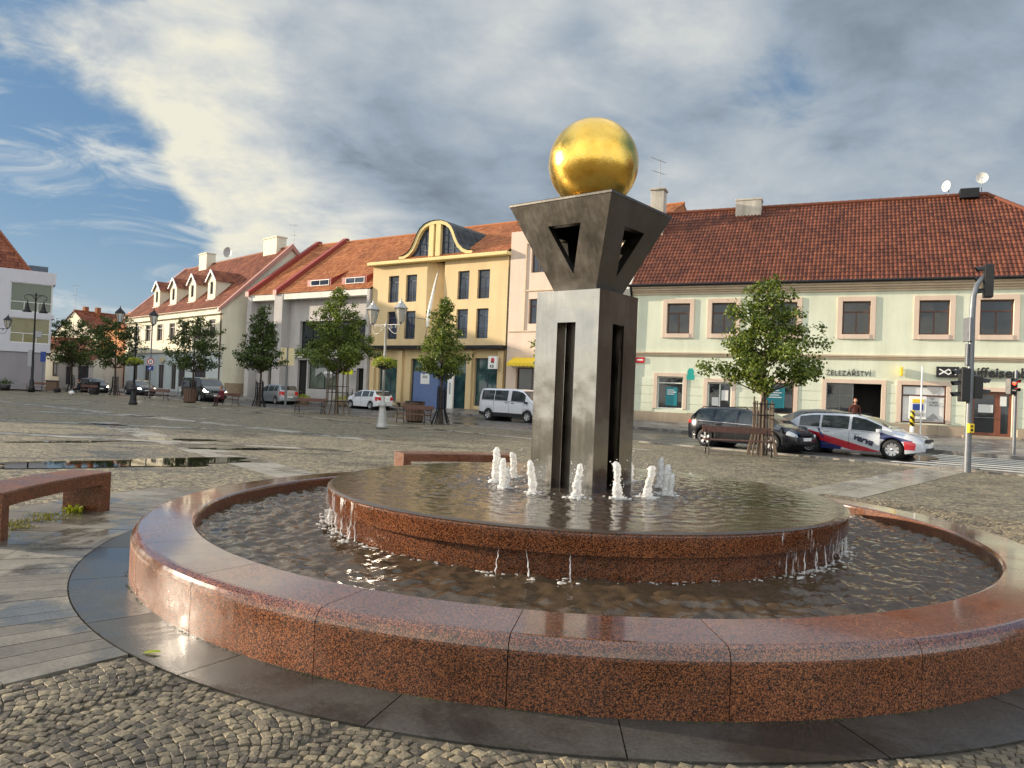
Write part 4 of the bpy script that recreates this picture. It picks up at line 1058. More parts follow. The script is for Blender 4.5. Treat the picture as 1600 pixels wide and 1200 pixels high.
def pink():
    root = empty('town_house', (-.2,55,0), YA, 'pale pink flat fronted house with recessed windows, half hidden behind the pillar', 'building')
    hol = [(1.5,2.65,10.4,12.2),(4.2,5.35,10.4,12.2),(1.42,2.55,6.7,8.5),(4.2,5.35,6.7,8.5),(6.9,8.0,6.7,8.5),(6.9,8.0,10.4,12.2),(.55,3.1,.8,3.5),(4.0,7.5,.4,3.5)]
    b = MB(); wall(b,-.33,9.7,.1,13.5,hol,rev=.3)
    b.quad((-.33,14,11),(-.33,0,11),(-.33,0,13.5),(-.33,14,13.5)); b.quad((9.7,0,.1),(9.7,14,.1),(9.7,14,13.5),(9.7,0,13.5)); b.quad((9.7,14,.1),(-.33,14,.1),(-.33,14,13.5),(9.7,14,13.5)); b.quad((-.33,0,13.5),(9.7,0,13.5),(9.7,.4,13.5),(-.33,.4,13.5)); b.quad((9.7,.4,13.5),(9.7,.4,12.6),(-.33,.4,12.6),(-.33,.4,13.5))
    b.build('wall', M['pink'], root)
    b = MB()
    for z in (6.12,9.05): b.bbox(.95 if z>8 else -.3,9.6,-.07,.02,z,z+.1,.01)
    for x in (1.05,3.75,6.45):
        b.bbox(x,x+.09,-.09,.02,9.151,12.6,.01); b.bbox(x+2.3,x+2.39,-.09,.02,9.151,12.6,.01); b.bbox(x+.091,x+2.299,-.08,.02,12.5,12.59,.01); b.bbox(x,x+.09,-.09,.02,6.221,9.04,.01)
    b.build('moulding', M['ivory'], root)
    for h in hol[:6]: window(root,*h,y=.2,fr=M['wframe'],gl=M['glass_sky'],cols=2,fw=.07,tr=h[3]-.5)
    for h in hol[6:]: window(root,*h,y=.2,fr=M['wframe'],gl=M['glass'],cols=2,fw=.06,name='shop_window')
    b = MB(); tile_plane(b,-.2,9.8,.8,12.75,8,16.4,.32,.4,amp=.035); ridge_caps(b,(-.2,8,16.44),(9.8,8,16.44)); b.quad((-.2,8,16.38),(9.8,8,16.38),(9.8,15,12),(-.2,15,12)); b.poly([(9.75,.6,12.6),(9.75,8,16.35),(9.75,15,12.1)][::-1])
    b.build('roof', M['roof_or'], root)
    a = empty('awning', w2(root,.3,-.02,0), YA, 'yellow scalloped shop awning on the pink house beside the pillar', 'awning')
    q = MB(); n = 16; vs = []
    for k in range(n+1):
        x = 2.6*k/n; vs += [(x,0,4.25),(x,-.85,3.82+.015*(k%2)),(x,-.87,3.55+(.09 if k%2 else 0))]
    q.add(vs,[f for k in range(n) for f in ((k*3,k*3+1,k*3+4,k*3+3),(k*3+1,k*3+2,k*3+5,k*3+4))]); q.add([(v[0],v[1]+.01,v[2]-.012) for v in vs],[f[::-1] for k in range(n) for f in ((k*3,k*3+1,k*3+4,k*3+3),(k*3+1,k*3+2,k*3+5,k*3+4))])
    q.build('canvas', M['yel'], a); q = MB()
    for x in (.05,2.55): q.tube([(x,0,3.5),(x,-.8,3.8)],.02,6)
    q.build('frame', M['iron'], a)
pink()

def greymod():
    root = empty('shop_building', (-11.6,62.7,0), YA, 'grey modern shop building with wall fins and an orange roof edged in red metal', 'building')
    X0, X1 = -16.9, -.62; b = MB()
    up = (-10.3,-1.6,4.85,7.45); hol = [up,(-9.0,-5.0,1.3,3.9),(-10.4,-9.15,.4,3.9),(-2.75,-1.1,.35,3.25),(-14.6,-12.95,.8,3.5),(-15.6,-13.2,4.9,7.4)]
    wall(b,X0,X1,.1,9.45,hol,y=.7,rev=.35)
    for x0,x1 in ((X0,-16.3),(-12.9,-11.75),(-.95,X1)): b.bbox(x0,x1,-.25,.72,.1,9.92,.01)
    b.quad((X0,14,.1),(X0,.7,.1),(X0,.7,9.4),(X0,14,9.4)); b.quad((X1,14,.1),(X0,14,.1),(X0,14,9.4),(X1,14,9.4))
    b.poly([(X0,.6,9.4),(X0,8,16.05),(X0,15,9.4)][::-1])
    b.build('wall', M['grey'], root)
    b = MB(); b.bbox(-16.29,-12.91,-.2,.75,9.42,9.96,.01); b.bbox(-11.74,-.96,-.2,.75,9.42,9.96,.01); b.build('eaves_board', M['white'], root)
    window(root,*up,y=.98,fr=M['iron'],gl=M['glass'],cols=6,fw=.06); window(root,*hol[1],y=.95,fr=M['iron'],gl=M['glass_cur'],cols=2,fw=.07,name='shop_window')
    window(root,*hol[2],y=.95,fr=M['iron'],gl=M['dark'],cols=1,fw=.07,name='door'); window(root,*hol[3],y=1.0,fr=M['iron'],gl=M['dark'],cols=1,fw=.05,name='door')
    window(root,*hol[4],y=.95,fr=M['iron'],gl=M['glass_cur'],cols=2,fw=.05,name='shop_window'); window(root,*hol[5],y=.95,fr=M['iron'],gl=M['glass'],cols=3,fw=.05)
    b = MB()
    for k in range(3): b.bbox(-11.7,-1.0,.5-.1*k,.69,4.1+.22*k,4.22+.22*k,.01)
    b.build('sun_louvre', M['white'], root)
    b = MB(); tile_plane(b,X0+.1,X1+.0,-.25,9.95,8,16.3,.32,.4,amp=.035); ridge_caps(b,(X0,8,16.34),(X1,8,16.34)); b.quad((X0,8,16.25),(X1,8,16.25),(X1,15,9.9),(X0,15,9.9)); r = b.build('roof', M['roof_or'], root)
    for x in (X0-.12,-12.95):
        b = MB(); b.prism([(x,-.45,9.86),(x,-.45,10.32),(x,7.95,16.75),(x,8.35,16.75),(x,8.35,16.2)],(.5,0,0)); b.build('parapet', M['redmetal'], r)
    for x0,x1 in ((-9.4,-6.3),(-4.9,-1.9)):
        b = MB(); y0 = .55; z0 = 9.95+(y0+.25)*.77; b.prism([(x0,y0,z0-.1),(x0,y0,z0+.62),(x0,2.9,z0+1.25),(x0,3.3,z0+2.0)],(x1-x0,0,0)); d = b.build('skylight_dormer', M['redmetal'], r)
        window(d,x0+.5,x1-.2,z0+.05,z0+.58,y=y0-.05,fr=M['wwhite'],gl=M['glass_sky'],cols=2,fw=.05)
    s = empty('projecting_sign', w2(root,-3.55,-.3,2.66), YA, 'bright lime yellow sign plate over the dark passage beside the grey shop', 'sign'); q = MB(); q.bbox(0,1.35,-.05,.05,0,.42,.01); q.build('plate', M['lime'], s); q = MB(); q.tube([(.7,.05,.3),(.7,.96,.3)],.03,6); q.build('bracket', M['iron'], s)
    # banner in the shop window
    o = empty('window_banner', w2(root,-8.2,.9,2.1), YA, 'grey pointed banner stuck across the inside of the grey shop window', 'banner'); q = MB(); q.poly([(0,0,.3),(.8,0,.75),(1.7,0,.05),(3.1,0,.75),(3.1,0,1.1),(0,0,1.1)]); q.build('sheet', M['greyp'], o); q = MB(); q.box(1.15,1.75,-.012,-.004,.62,.8); q.box(1.85,2.2,-.012,-.004,.62,.8); q.build('print', M['swhite'], o)
    for q_,(x,z) in enumerate(((-14.4,2.3),(-13.9,2.4),(-14.4,1.6),(-13.9,1.7))):
        o = MB(); o.box(0,.36,-.005,0,0,.5); o = o.build('notice', M['paper'] if q_ in (1,3) else M['creamsign'], None, w2(root,x,.93,z)); o.rotation_euler = (0,0,YA)
        tag(o, ['upper left of the four notices in the left window of the grey shop','upper right of the four notices in the left window of the grey shop','lower left of the four notices in the left window of the grey shop','lower right of the four notices in the left window of the grey shop'][q_], 'notice', 'notices in the shop window')
greymod()

def whitehouse():
    a = radians(-45); k = 1.08; W = 27.0
    def zz(z): return 1.6+(z-1.6)*k
    ups = [(-22.5,-20.9),(-18.95,-17.5),(-15.65,-14.2),(-12.35,-10.9),(-9.2,-7.8),(-6.0,-4.6),(-2.9,-1.5)]
    O = (-28-W*cos(a), 71.9-W*sin(a))
    wins = [(W+x0*k,W+x1*k,zz(5.55),zz(7.25),2,zz(6.85)) for x0,x1 in ups]
    wins += [(W+x0*k,W+x1*k,.9,3.1,2) for x0,x1 in ((-22.3,-21),(-18.8,-17.4),(-9.6,-8.0),(-5.9,-3.2))] + [(W+x0*k,W+x1*k,.6,3.2,2) for x0,x1 in ((-14.9,-13.4),(-11.5,-10.2))]
    root, r = house('gabled_house', O, a, W, 13.6, 8.75, 15.7, [M['cream'],M['pblue']], M['roof_red'], 'cream and pale blue house with four white dormers on its red roof', wins, floors=4.6, over=.45)
    b = MB(); b.bbox(-.1,W+.1,-.14,.02,4.5,4.7,.02); b.bbox(-.1,W+.1,-.3,.02,8.15,8.62,.04); b.bbox(-.1,W+.1,-.4,.0,8.621,8.8,.02)
    for x0,x1 in ups:
        b.bbox(W+x0*k-.35,W+x1*k+.35,-.05,.02,zz(5.55)-.22,zz(5.55)-.02,.01); b.bbox(W+x0*k-.28,W+x0*k-.02,-.04,.02,zz(5.55),zz(7.25),.01); b.bbox(W+x1*k+.02,W+x1*k+.28,-.04,.02,zz(5.55),zz(7.25),.01)
    b.build('string_course', M['cream'], root)
    q = MB(); q.bbox(W+.02,W+.10,.4,13,.1,1.5,.01); q.build('plinth', M['stoneplanter'], root)
    q = MB(); q.tube([(W-.25,-.36,8.5),(W-.25,-.1,8.0),(W-.25,-.08,.3)],.06,6); q.build('downpipe', M['wframe'], root)
    for x in (-.3,W-.1):
        b = MB(); b.prism([(x,-.6,8.6),(x,6.8,16.0),(x,14.2,8.6),(x,14.2,8.2),(x,6.8,15.5),(x,-.6,8.25)],(.4,0,0)); b.build('verge', M['pinkmetal'], r)
    for xd in (-18.6,-14.0,-9.2,-4.7):
        xc = W+xd*k; y0 = .9; zb = 8.75+(y0+.45)*.96-.25; w = .92; b = MB()
        hw = (xc-.36,xc+.36,zb+.65,zb+1.95)
        wall(b,xc-w,xc+w,zb,zb+2.15,[hw],y=y0,rev=.12); b.poly([(xc-w,y0,zb+2.15),(xc+w,y0,zb+2.15),(xc,y0,zb+2.95)])
        for s in (-1,1): 
            p = [(xc+s*w,y0,zb),(xc+s*w,y0,zb+2.15),(xc+s*w,y0+2.4,zb+2.15)]; b.poly(p if s<0 else p[::-1])
        d = b.build('dormer', M['cream'], r); window(d,*hw,y=y0+.08,cols=1,fw=.06)
        for s in (-1,1): 
            q = MB(); q.prism([(xc+s*(w+.2),y0-.22,zb+1.95),(xc,y0-.22,zb+2.98),(xc,y0-.22,zb+3.16),(xc+s*(w+.34),y0-.22,zb+1.97)],(0,.1,0)); q.build('bargeboard', M['wwhite'], d)
        q = MB(); q.bbox(xc-w-.08,xc+w+.08,y0-.14,y0+.02,zb-.05,zb+.12,.01); q.build('window_sill', M['wwhite'], d)
        q = MB(); ye = y0+3.6
        for s in (-1,1):
            q.M = None
            vs = [(xc+s*(w+.3),y0-.15,zb+2.0),(xc,y0-.15,zb+3.12),(xc,ye,zb+3.12),(xc+s*(w+.3),y0+2.4,zb+2.0)]
            q.add(vs,[(0,1,2,3)] if s<0 else [(3,2,1,0)],0,False,[(0,0),(0,3),(9,3),(7,0)])
        q.build('dormer_roof', M['roof_red'], d)
    for x0,x1,y,zt in ((-19.6,-17.6,6.0,16.9),(-4.6,-1.9,6.2,16.9)):
        b = MB(); b.bbox(W+x0*k,W+x1*k,y,y+1.1,14.4,zt,.02); b.bbox(W+x0*k-.08,W+x1*k+.08,y-.08,y+1.18,zt+.001,zt+.14,.02); b.build('chimney', M['cream'], r)
    d = w2(root,W-13.6*k,6.8); dish(d[0],d[1],15.7,.62,.9,radians(-20),'large grey satellite dish on the ridge of the house with four dormers',M['dishgrey'])
    d = w2(root,W-.6,9.5); dish(d[0],d[1],13.0,.55,1.2,radians(-30),'grey satellite dish low behind the gable of the house with four dormers',M['dishgrey'])
    d = w2(root,W-.3,7.2); antenna(d[0],d[1],15.6,2.6,'thin antenna on the gable end of the house with four dormers',radians(10),boom=.5)
    s = empty('shop_sign', w2(root,W-14.4*k,-.08,3.45), a, 'cream oval shop sign over the doorway of the pale blue ground floor', 'sign'); q = MB(); q.lathe([(.001,-.03),(.7,-.03),(.72,0),(.7,.03),(.001,.03)],24,(.7,-.03,.3),0,False,'y',False); 
    for i,v in enumerate(q.v): q.v[i] = (v[0],v[1],.3+(v[2]-.3)*.45)
    q.build('plate', M['creamsign'], s)
    return root
whitehouse()

# ---- small houses at the far end
house('row_house', (-56.5,100.5), radians(-43), 13.5, 9, 7.8, 10.6, M['orange'], M['roof_or'], 'orange rendered house with a low tiled roof beside the cream and pale blue house',
      [(1.2,2.6,.6,3.0),(6.4,8.0,.5,3.1),(9.5,11,.5,3.1),(2.0,3.2,4.6,6.2),(6.8,8,4.6,6.2)], over=.35)
rt, rr = house('row_house', (-54.2,97.5), radians(60), 16, 11, 6.6, 10.3, M['cream'], M['roof_red'], 'low cream house with a red roof and clustered chimneys behind the wide round tree', over=.35)
for k,(x,y) in enumerate(((1.2,5.2),(2.4,4.4))):
    q = MB(); q.bbox(x,x+.55,y,y+.6,9.2,11.0,.02); q.build('chimney', M['brick'], rr)
antenna(-58.9,100.2,10.6,3.2,'thin antenna above the chimneys of the low cream house',.3,boom=.6)
house('row_house', (-55.2,91.2), radians(-25), 6.2, 4, 3.5, 4.8, M['white'], M['roof_red'], 'small white shop with a low red roof behind the wide round tree', [(1.2,2.2,.5,2.7),(3.4,5.4,.6,2.8)], over=.3)
house('row_house', (-63.5,97), radians(-12), 8.5, 4, 4.9, 6.4, M['cream'], M['roof_red'], 'low cream annex with a lean red roof beside the white office building', [(4.6,5.6,1.4,3.2)], over=.3)
house('rear_house', (6.9,53.6), radians(-24.3), 5.2, 9, 11.3, 15.1, M['white'], M['roof_or'], 'house with orange roof and white gable, showing above the ridge behind the slim white chimney')

def leftmod():
    ang = atan2(.581,.814); root = empty('office_building', (-47.5,69.5,0), ang, 'white modern three storey building with glazed corner bays and curtains', 'building')
    X0, X1 = -26, 3.86; wz = [(.5,3.80,7.45,10.15,M['curtain']),(.58,3.74,4.5,6.85,M['curtain2'])]
    hol = [w[:4] for w in wz] + [(-5.2,-1.5,7.45,10.1),(-5.2,-1.5,4.5,6.9),(-11.5,-7.5,7.45,10.1),(-11.5,-7.5,4.5,6.9)]
    b = MB(); wall(b,X0,X1,3.65,11.35,hol,rev=.25); b.quad((X1,0,3.65),(X1,12,3.65),(X1,12,11.35),(X1,0,11.35)); b.quad((X0,12,.1),(X0,0,.1),(X0,0,11.35),(X0,12,11.35)); b.quad((X1,12,.1),(X0,12,.1),(X0,12,11.35),(X1,12,11.35)); b.quad((X0,0,11.35),(X1,0,11.35),(X1,12,11.35),(X0,12,11.35))
    b.box(X1-10,X1-.15,12.01,27,.1,8.6); b.quad((X0,0,3.65),(X0,.3,3.65),(X1,.3,3.65),(X1,0,3.65))  # box: unseen rear wing added to shade the gabled house's lower floor
    for z0,z1 in ((10.2,11.3),(6.92,7.3)): b.bbox(X1-.02,X1+.22,-.1,8,z0,z1,.01)
    b.build('wall', M['lilac'], root)
    b = MB(); b.quad((X0,.12,.1),(X1-.3,.12,.1),(X1-.3,.12,3.66),(X0,.12,3.66)); b.quad((X1-.3,.12,.1),(X1-.3,12,.1),(X1-.3,12,3.66),(X1-.3,.12,3.66)); b.build('ground_floor_wall', M['dlilac'], root)
    for h in hol:
        cur = [w[4] for w in wz if w[:4]==h]
        window(root,*h,y=.08,fr=M['wwhite'],gl=cur[0] if cur else M['curtain'],cols=3,rows=(1,),fw=.06,tr=h[2]+.9)
    q = MB(); q.bbox(1.9,3.5,2.0,3.2,11.36,12.1,.02); q.build('roof_light', M['glass_sky'], root)
    b = MB(); tile_plane(b,X0,2.1,.6,11.2,6.2,18.2,.34,.4,0,4.6,amp=.04); ridge_caps(b,(2.1,.6,11.25),(-2.5,6.2,18.25)); ridge_caps(b,(X0,6.2,18.25),(-2.5,6.2,18.25))
    b.poly([(2.1,.6,11.2),(2.1,11.8,11.2),(-2.5,6.2,18.2)]); b.quad((X0,6.2,18.2),(-2.5,6.2,18.2),(2.1,11.8,11.2),(X0,11.8,11.2)); b.build('roof', M['roof_red'], root)
    return root
leftmod()
house('corner_block', (-47.5+.814*-50,69.5+.581*-50), atan2(.581,.814), 23.5, 13, 13.5, 20.0, M['cream'], M['roof_red'], 'tall cream block with a steep red roof on the left side of the square',
      [(1.5+2.8*k,2.9+2.8*k,z,z+2) for k in range(8) for z in (1.2,5,8.8)])
house('added_dark_block', (33.5,24), radians(-52), 26, 12, 9.5, 14, M['dwall'], M['roof_br'], 'long dark brown house with a brown roof across the street beyond the crossing',
      [(1.5+3*k,2.9+3*k,z,z+1.9) for k in range(8) for z in (1.2,5.2)])  # unseen house added so the pillar's right face mirrors dark walls
# ------------------------------------------------------------------ vehicles
def lerp(pts, x):
    if x <= pts[0][0]: return pts[0][1]
    for (a,b),(c,d) in zip(pts,pts[1:]):
        if x <= c: return b+(d-b)*(x-a)/(c-a) if c > a else d
    return pts[-1][1]
def smooth(pts, x, r):
    return sum(lerp(pts, x+r*k/4)*w for k,w in ((-4,1),(-3,2),(-2,3),(-1,4),(0,4),(1,4),(2,3),(3,2),(4,1)))/24

def car(name, label, loc, head, c, body, group='cars parked along the street', cat='car', lights=False, rails=None, decor=None):
    """c: dict with L W top belt wheels wr sill side(windows) ws(windscreen x-range) rw(rear glass x-range)"""
    root = empty(name, (loc[0],loc[1],loc[2] if len(loc)>2 else -.028), atan2(head[1],head[0]), label, cat, group)
    L, W = c['L'], c['W']; h = L/2; wr = c['wr']; sill = c['sill']; wx = c['wheels']; ar = wr+.055
    xs = set([-h,h]); n = 84
    for k in range(n+1): xs.add(-h+L*k/n)
    for x in wx:
        for k in range(-8,9): xs.add(x+ar*sin(k*pi/16))
    for k in (.012,.03,.06,.1): xs.add(-h+k); xs.add(h-k)
    for a,b_ in c['side']+[c['ws'],c['rw']]: xs.add(a); xs.add(b_)
    xs = sorted(xs); xs = [x for i,x in enumerate(xs) if i == 0 or x-xs[i-1] > .004]
    rows = []
    tum = c.get('tum',.30)
    for x in xs:
        e = min(x+h, h-x)
        zt = smooth(c['top'],x,.05); zb = min(lerp(c['belt'],x), zt-.012)
        w = W/2; pr = c.get('plan',.16)
        f = max(0,1-e/(.55)); w -= pr*f*f*(1.25 if x > 0 else .9)
        if e < .1: w -= .05*(1-e/.1)**2
        z0 = sill + (.10*max(0,1-e/.5))
        zl = z0
        for q in wx:
            if abs(x-q) < ar: zl = max(zl, wr+sqrt(max(0,ar*ar-(x-q)**2))-.0)
        zm = max(zl+.02, min(zb-.06, sill+.62*(zb-sill)))
        gh = zt-zb; wroof = w*.955-tum*gh - (.05 if gh < .12 else .0)
        pts = [(w*.965,zl),(w*.99,zl+(zm-zl)*.4),(w,zm),(w*.992,zm+(zb-zm)*.6),(w*.955,zb)]
        if gh > .14:
            for t in (.04,.35,.68,.90): pts.append((w*.955+(wroof-w*.955)*t**1.15, zb+gh*.93*t))
            pts += [(wroof-.03,zb+gh*.955),(wroof*.82,zt-.018*min(1,gh*2)),(wroof*.45,zt-.004),(0,zt)]
        else:
            ww = w*.955
            for t in (.04,.10,.18,.3): pts.append((ww*(1-t), zb+gh*(1-(1-t)**3)*.9))
            pts += [(ww*.62,zb+gh*.93),(ww*.5,zb+gh*.96),(ww*.25,zt-.001),(0,zt)]
        rows.append(pts)
    np_ = len(rows[0]); groups = {}
    def grp(k):
        if k not in groups: groups[k] = MB()
        return groups[k]
    def inr(x,r): return r[0]-.002 <= x <= r[1]+.002
    hl, tl = c['hl'], c['tl']
    V = {}
    for s in (1,-1):
        for i in range(len(xs)-1):
            x = (xs[i]+xs[i+1])/2; zt = smooth(c['top'],x,.05)
            for j in range(np_-1):
                k = 'body'; zc = (rows[i][j][1]+rows[i][j+1][1]+rows[i+1][j][1]+rows[i+1][j+1][1])/4
                gh = zt-lerp(c['belt'],x)
                if 5 <= j <= 7 and gh > .16 and any(inr(x,r) for r in c['side']): k = 'side_window' + ('' if s > 0 else '_')
                if j >= 9 and inr(x,c['ws']): k = 'windscreen'
                if j >= 9 and inr(x,c['rw']): k = 'rear_window'
                if inr(x,hl[:2]) and hl[2] < zc < hl[3] and 1 <= j <= 6: k = 'headlight' + ('' if s > 0 else '_')
                if inr(x,tl[:2]) and tl[2] < zc < tl[3] and 1 <= j <= 8: k = 'tail_light' + ('' if s > 0 else '_')
                if 'clad' in c and zc < c['clad'] and k == 'body': k = 'bumper'
                a = [(xs[i],s*rows[i][j][0],rows[i][j][1]),(xs[i+1],s*rows[i+1][j][0],rows[i+1][j][1]),(xs[i+1],s*rows[i+1][j+1][0],rows[i+1][j+1][1]),(xs[i],s*rows[i][j+1][0],rows[i][j+1][1])]
                grp(k).add(a, [(0,1,2,3) if s < 0 else (3,2,1,0)], 0, True)
    g = grp('body')
    for i,sg in ((0,-1),(len(xs)-1,1)):
        P = [(xs[i],p[0],p[1]) for p in rows[i]] + [(xs[i],-p[0],p[1]) for p in reversed(rows[i][:-1])]
        P.append((xs[i],-rows[i][0][0]*.9,rows[i][0][1]))
        ctr = (xs[i]+sg*.02,0,(rows[i][0][1]+rows[i][-1][1])/2); m = len(P)
        g.add(P+[ctr], [((q,(q+1)%m,m) if sg > 0 else ((q+1)%m,q,m)) for q in range(m)], 0, True)
    mm = {'body':body,'side_window':M['carglass'],'windscreen':M['carglass'],'rear_window':M['carglass'],'headlight':M['headon'] if lights else M['lens'],'tail_light':M['tail'],'bumper':M['plastic']}
    bod = None
    for k in ['body']+[q for q in groups if q != 'body']:
        o = groups[k].build(k.rstrip('_'), mm[k.rstrip('_')], root, merge=True)
        if k == 'body': bod = o
    u = MB(); u.box(-h+.25,h-.3,-W/2+.16,W/2-.16,sill+.02,.62); 
    for x in wx: u.lathe([(ar*.99,-W/2+.1),(ar*.99,W/2-.1)],20,(x,0,wr),0,True,'y',True)
    u.build('underbody', M['plastic'], root)
    # wheels
    for x in wx:
        for s in (1,-1):
            y = s*(W/2-.115); t = MB(); rr = wr; hw = .10
            t.lathe([(rr*.66,-hw),(rr*.9,-hw*1.02),(rr*.985,-hw*.8),(rr,-hw*.4),(rr,hw*.4),(rr*.985,hw*.8),(rr*.9,hw*1.02),(rr*.66,hw)],28,(x,y,rr),0,True,'y',False)
            wh = t.build('wheel', M['tyre'], root)
            q = MB(); yo = y+s*hw*.72
            q.lathe([(rr*.67,s*hw*.95),(rr*.64,s*hw*.9),(rr*.62,s*hw*.3)],28,(x,y,rr),0,True,'y',False)
            ns = c.get('spokes',5)
            for k in range(ns):
                a = 2*pi*k/ns+.3; d = (cos(a),sin(a)); p = (-d[1],d[0]); w0, w1 = .035, .05
                i0, i1 = rr*.12, rr*.64
                P = [(x+d[0]*i0+p[0]*w0,yo,rr+d[1]*i0+p[1]*w0),(x+d[0]*i1+p[0]*w1,yo+s*.012,rr+d[1]*i1+p[1]*w1),(x+d[0]*i1-p[0]*w1,yo+s*.012,rr+d[1]*i1-p[1]*w1),(x+d[0]*i0-p[0]*w0,yo,rr+d[1]*i0-p[1]*w0)]
                q.prism(P,(0,-s*.03,0))
            q.lathe([(.001,s*.0),(rr*.16,s*.0),(rr*.17,-s*.03)],14,(x,yo+s*.008,rr),0,True,'y',False)
            q.build('rim', M['rim'], wh)
            q = MB(); q.lathe([(.001,0),(rr*.63,0)],20,(x,y-s*.02,rr),0,False,'y',False); q.build('brake_disc', M['plastic'], wh)
    # mirrors, plates, grille, handles
    zm = lerp(c['belt'],c['ws'][1])+.02; xm = c['ws'][1]-.32-c.get('mirr',0)
    for s in (1,-1):
        q = MB(); q.bbox(xm-.07,xm+.07,min(s*(W/2-.02),s*(W/2+.17)),max(s*(W/2-.02),s*(W/2+.17)),zm,zm+.13,.03); q.build('wing_mirror', body if not c.get('bm') else M['plastic'], root)
    fz = c.get('pz',(.48,.62)); 
    q = MB(); q.bbox(h-.0,h+.03,-.26,.26,fz[0]-.055,fz[0]+.055,.004); q.build('number_plate', M['swhite'], root)
    q = MB(); q.bbox(-h-.04,-h+.0,-.26,.26,fz[1]-.055,fz[1]+.055,.004); q.build('number_plate', M['swhite'], root)
    q = MB(); gz = c.get('gr',(.58,.72)); q.bbox(h-.05,h+.022,-.42,.42,gz[0],gz[1],.012); q.bbox(h-.06,h+.021,-.55,.55,sill+.1,sill+.2,.01); q.build('grille', M['plastic'], root)
    q = MB()
    for x in c.get('handles',[]):
        for s in (1,-1): 
            z = lerp(c['belt'],x)-.09; q.bbox(x-.1,x+.1,min(s*(W/2-.03),s*(W/2+.018)),max(s*(W/2-.03),s*(W/2+.018)),z-.018,z+.018,.008)
    if q.v: q.build('door_handle', body if not c.get('bm') else M['plastic'], root)
    for x in c.get('seams',[]):
        for s in (1,-1):
            q = MB(); y = s*(W/2+.0015); zb = lerp(c['belt'],x); q.box(x-.005,x+.005,min(y-s*.03,y),max(y-s*.03,y),sill+.16,zb-.05); q.build('door_seam', M['black'], root)
    for s in (1,-1):                                    # bright line under the side glass
        q = MB(); x0, x1 = c['side'][0][0]-.04, c['side'][-1][1]+.06; P_ = []
        for k in range(13):
            x = x0+(x1-x0)*k/12; i = min(range(len(xs)), key=lambda a: abs(xs[a]-x)); P_.append((xs[i],s*(rows[i][4][0]+.004),rows[i][4][1]))
        q.tube(P_,.011,5); q.build('window_trim', M['rim'] if not c.get('bm') else M['plastic'], root)
    if rails:
        for s in (1,-1):
            q = MB(); y = s*(W/2-.30); P = [(x,y,smooth(c['top'],x,.05)+dz) for x,dz in ((rails[0],-.03),(rails[0]+.12,.035),(rails[1]-.12,.035),(rails[1],-.03))]; q.tube(P,.017,6); q.build('roof_rail', M['plastic'], root)
    return root

WAGON = dict(L=4.32,W=1.80,wr=.325,sill=.21,wheels=(-1.30,1.33),top=[(-2.22,.60),(-2.20,.90),(-2.10,1.0),(-1.70,1.385),(-1.25,1.455),(-.4,1.475),(.15,1.45),(.5,1.375),(1.34,.95),(1.7,.89),(1.98,.78),(2.10,.67),(2.15,.50)],
    belt=[(-2.28,.94),(-1.6,.93),(1.1,.86),(1.6,.77),(2.28,.58)],side=[(-1.72,-1.02),(-.95,-.04),(.05,1.02)],ws=(.48,1.28),rw=(-2.08,-1.70),hl=(1.84,2.14,.58,.74),tl=(-2.2,-1.96,.76,.95),handles=(-.75,.25),seams=(-1.0,0.0,1.02),gr=(.60,.70),tum=.32)
ESTATE = dict(WAGON, L=4.58,W=1.83,top=[(-2.31,.60),(-2.29,.88),(-2.2,.98),(-1.70,1.36),(-1.25,1.435),(-.4,1.46),(.15,1.435),(.5,1.36),(1.38,.95),(1.75,.87),(2.08,.78),(2.22,.67),(2.28,.50)],wheels=(-1.33,1.36),hl=(1.95,2.26,.57,.72),tl=(-2.29,-2.03,.74,.95),rw=(-2.16,-1.72),spokes=9)
HATCH = dict(L=4.0,W=1.73,wr=.30,sill=.21,wheels=(-1.20,1.27),top=[(-2.0,.55),(-1.97,.90),(-1.86,1.02),(-1.52,1.42),(-1.1,1.46),(-.3,1.47),(.2,1.44),(.55,1.36),(1.14,1.0),(1.5,.93),(1.82,.82),(1.95,.70),(2.0,.5)],
    belt=[(-2.0,.98),(-1.3,.97),(1.0,.90),(1.4,.80),(2,.6)],side=[(-1.45,-1.0),(-.92,-.10),(.0,.90)],ws=(.52,1.10),rw=(-1.84,-1.54),hl=(1.66,1.97,.60,.78),tl=(-1.99,-1.74,.74,.95),handles=(-.7,.2),seams=(-.05,.95),tum=.33,spokes=8)
MPV = dict(HATCH, L=4.27,W=1.78,top=[(-2.13,.6),(-2.1,1.0),(-1.98,1.12),(-1.70,1.54),(-1.2,1.59),(-.2,1.6),(.35,1.55),(.75,1.42),(1.35,1.06),(1.7,.96),(1.98,.84),(2.1,.7),(2.13,.5)],belt=[(-2.1,1.05),(-1.3,1.04),(1.0,.95),(1.5,.84),(2,.6)],side=[(-1.6,-1.05),(-.95,-.10),(.0,1.05)],ws=(.72,1.30),rw=(-1.96,-1.70),hl=(1.78,2.1,.62,.80),tl=(-2.12,-1.86,.78,1.04),wheels=(-1.35,1.42))
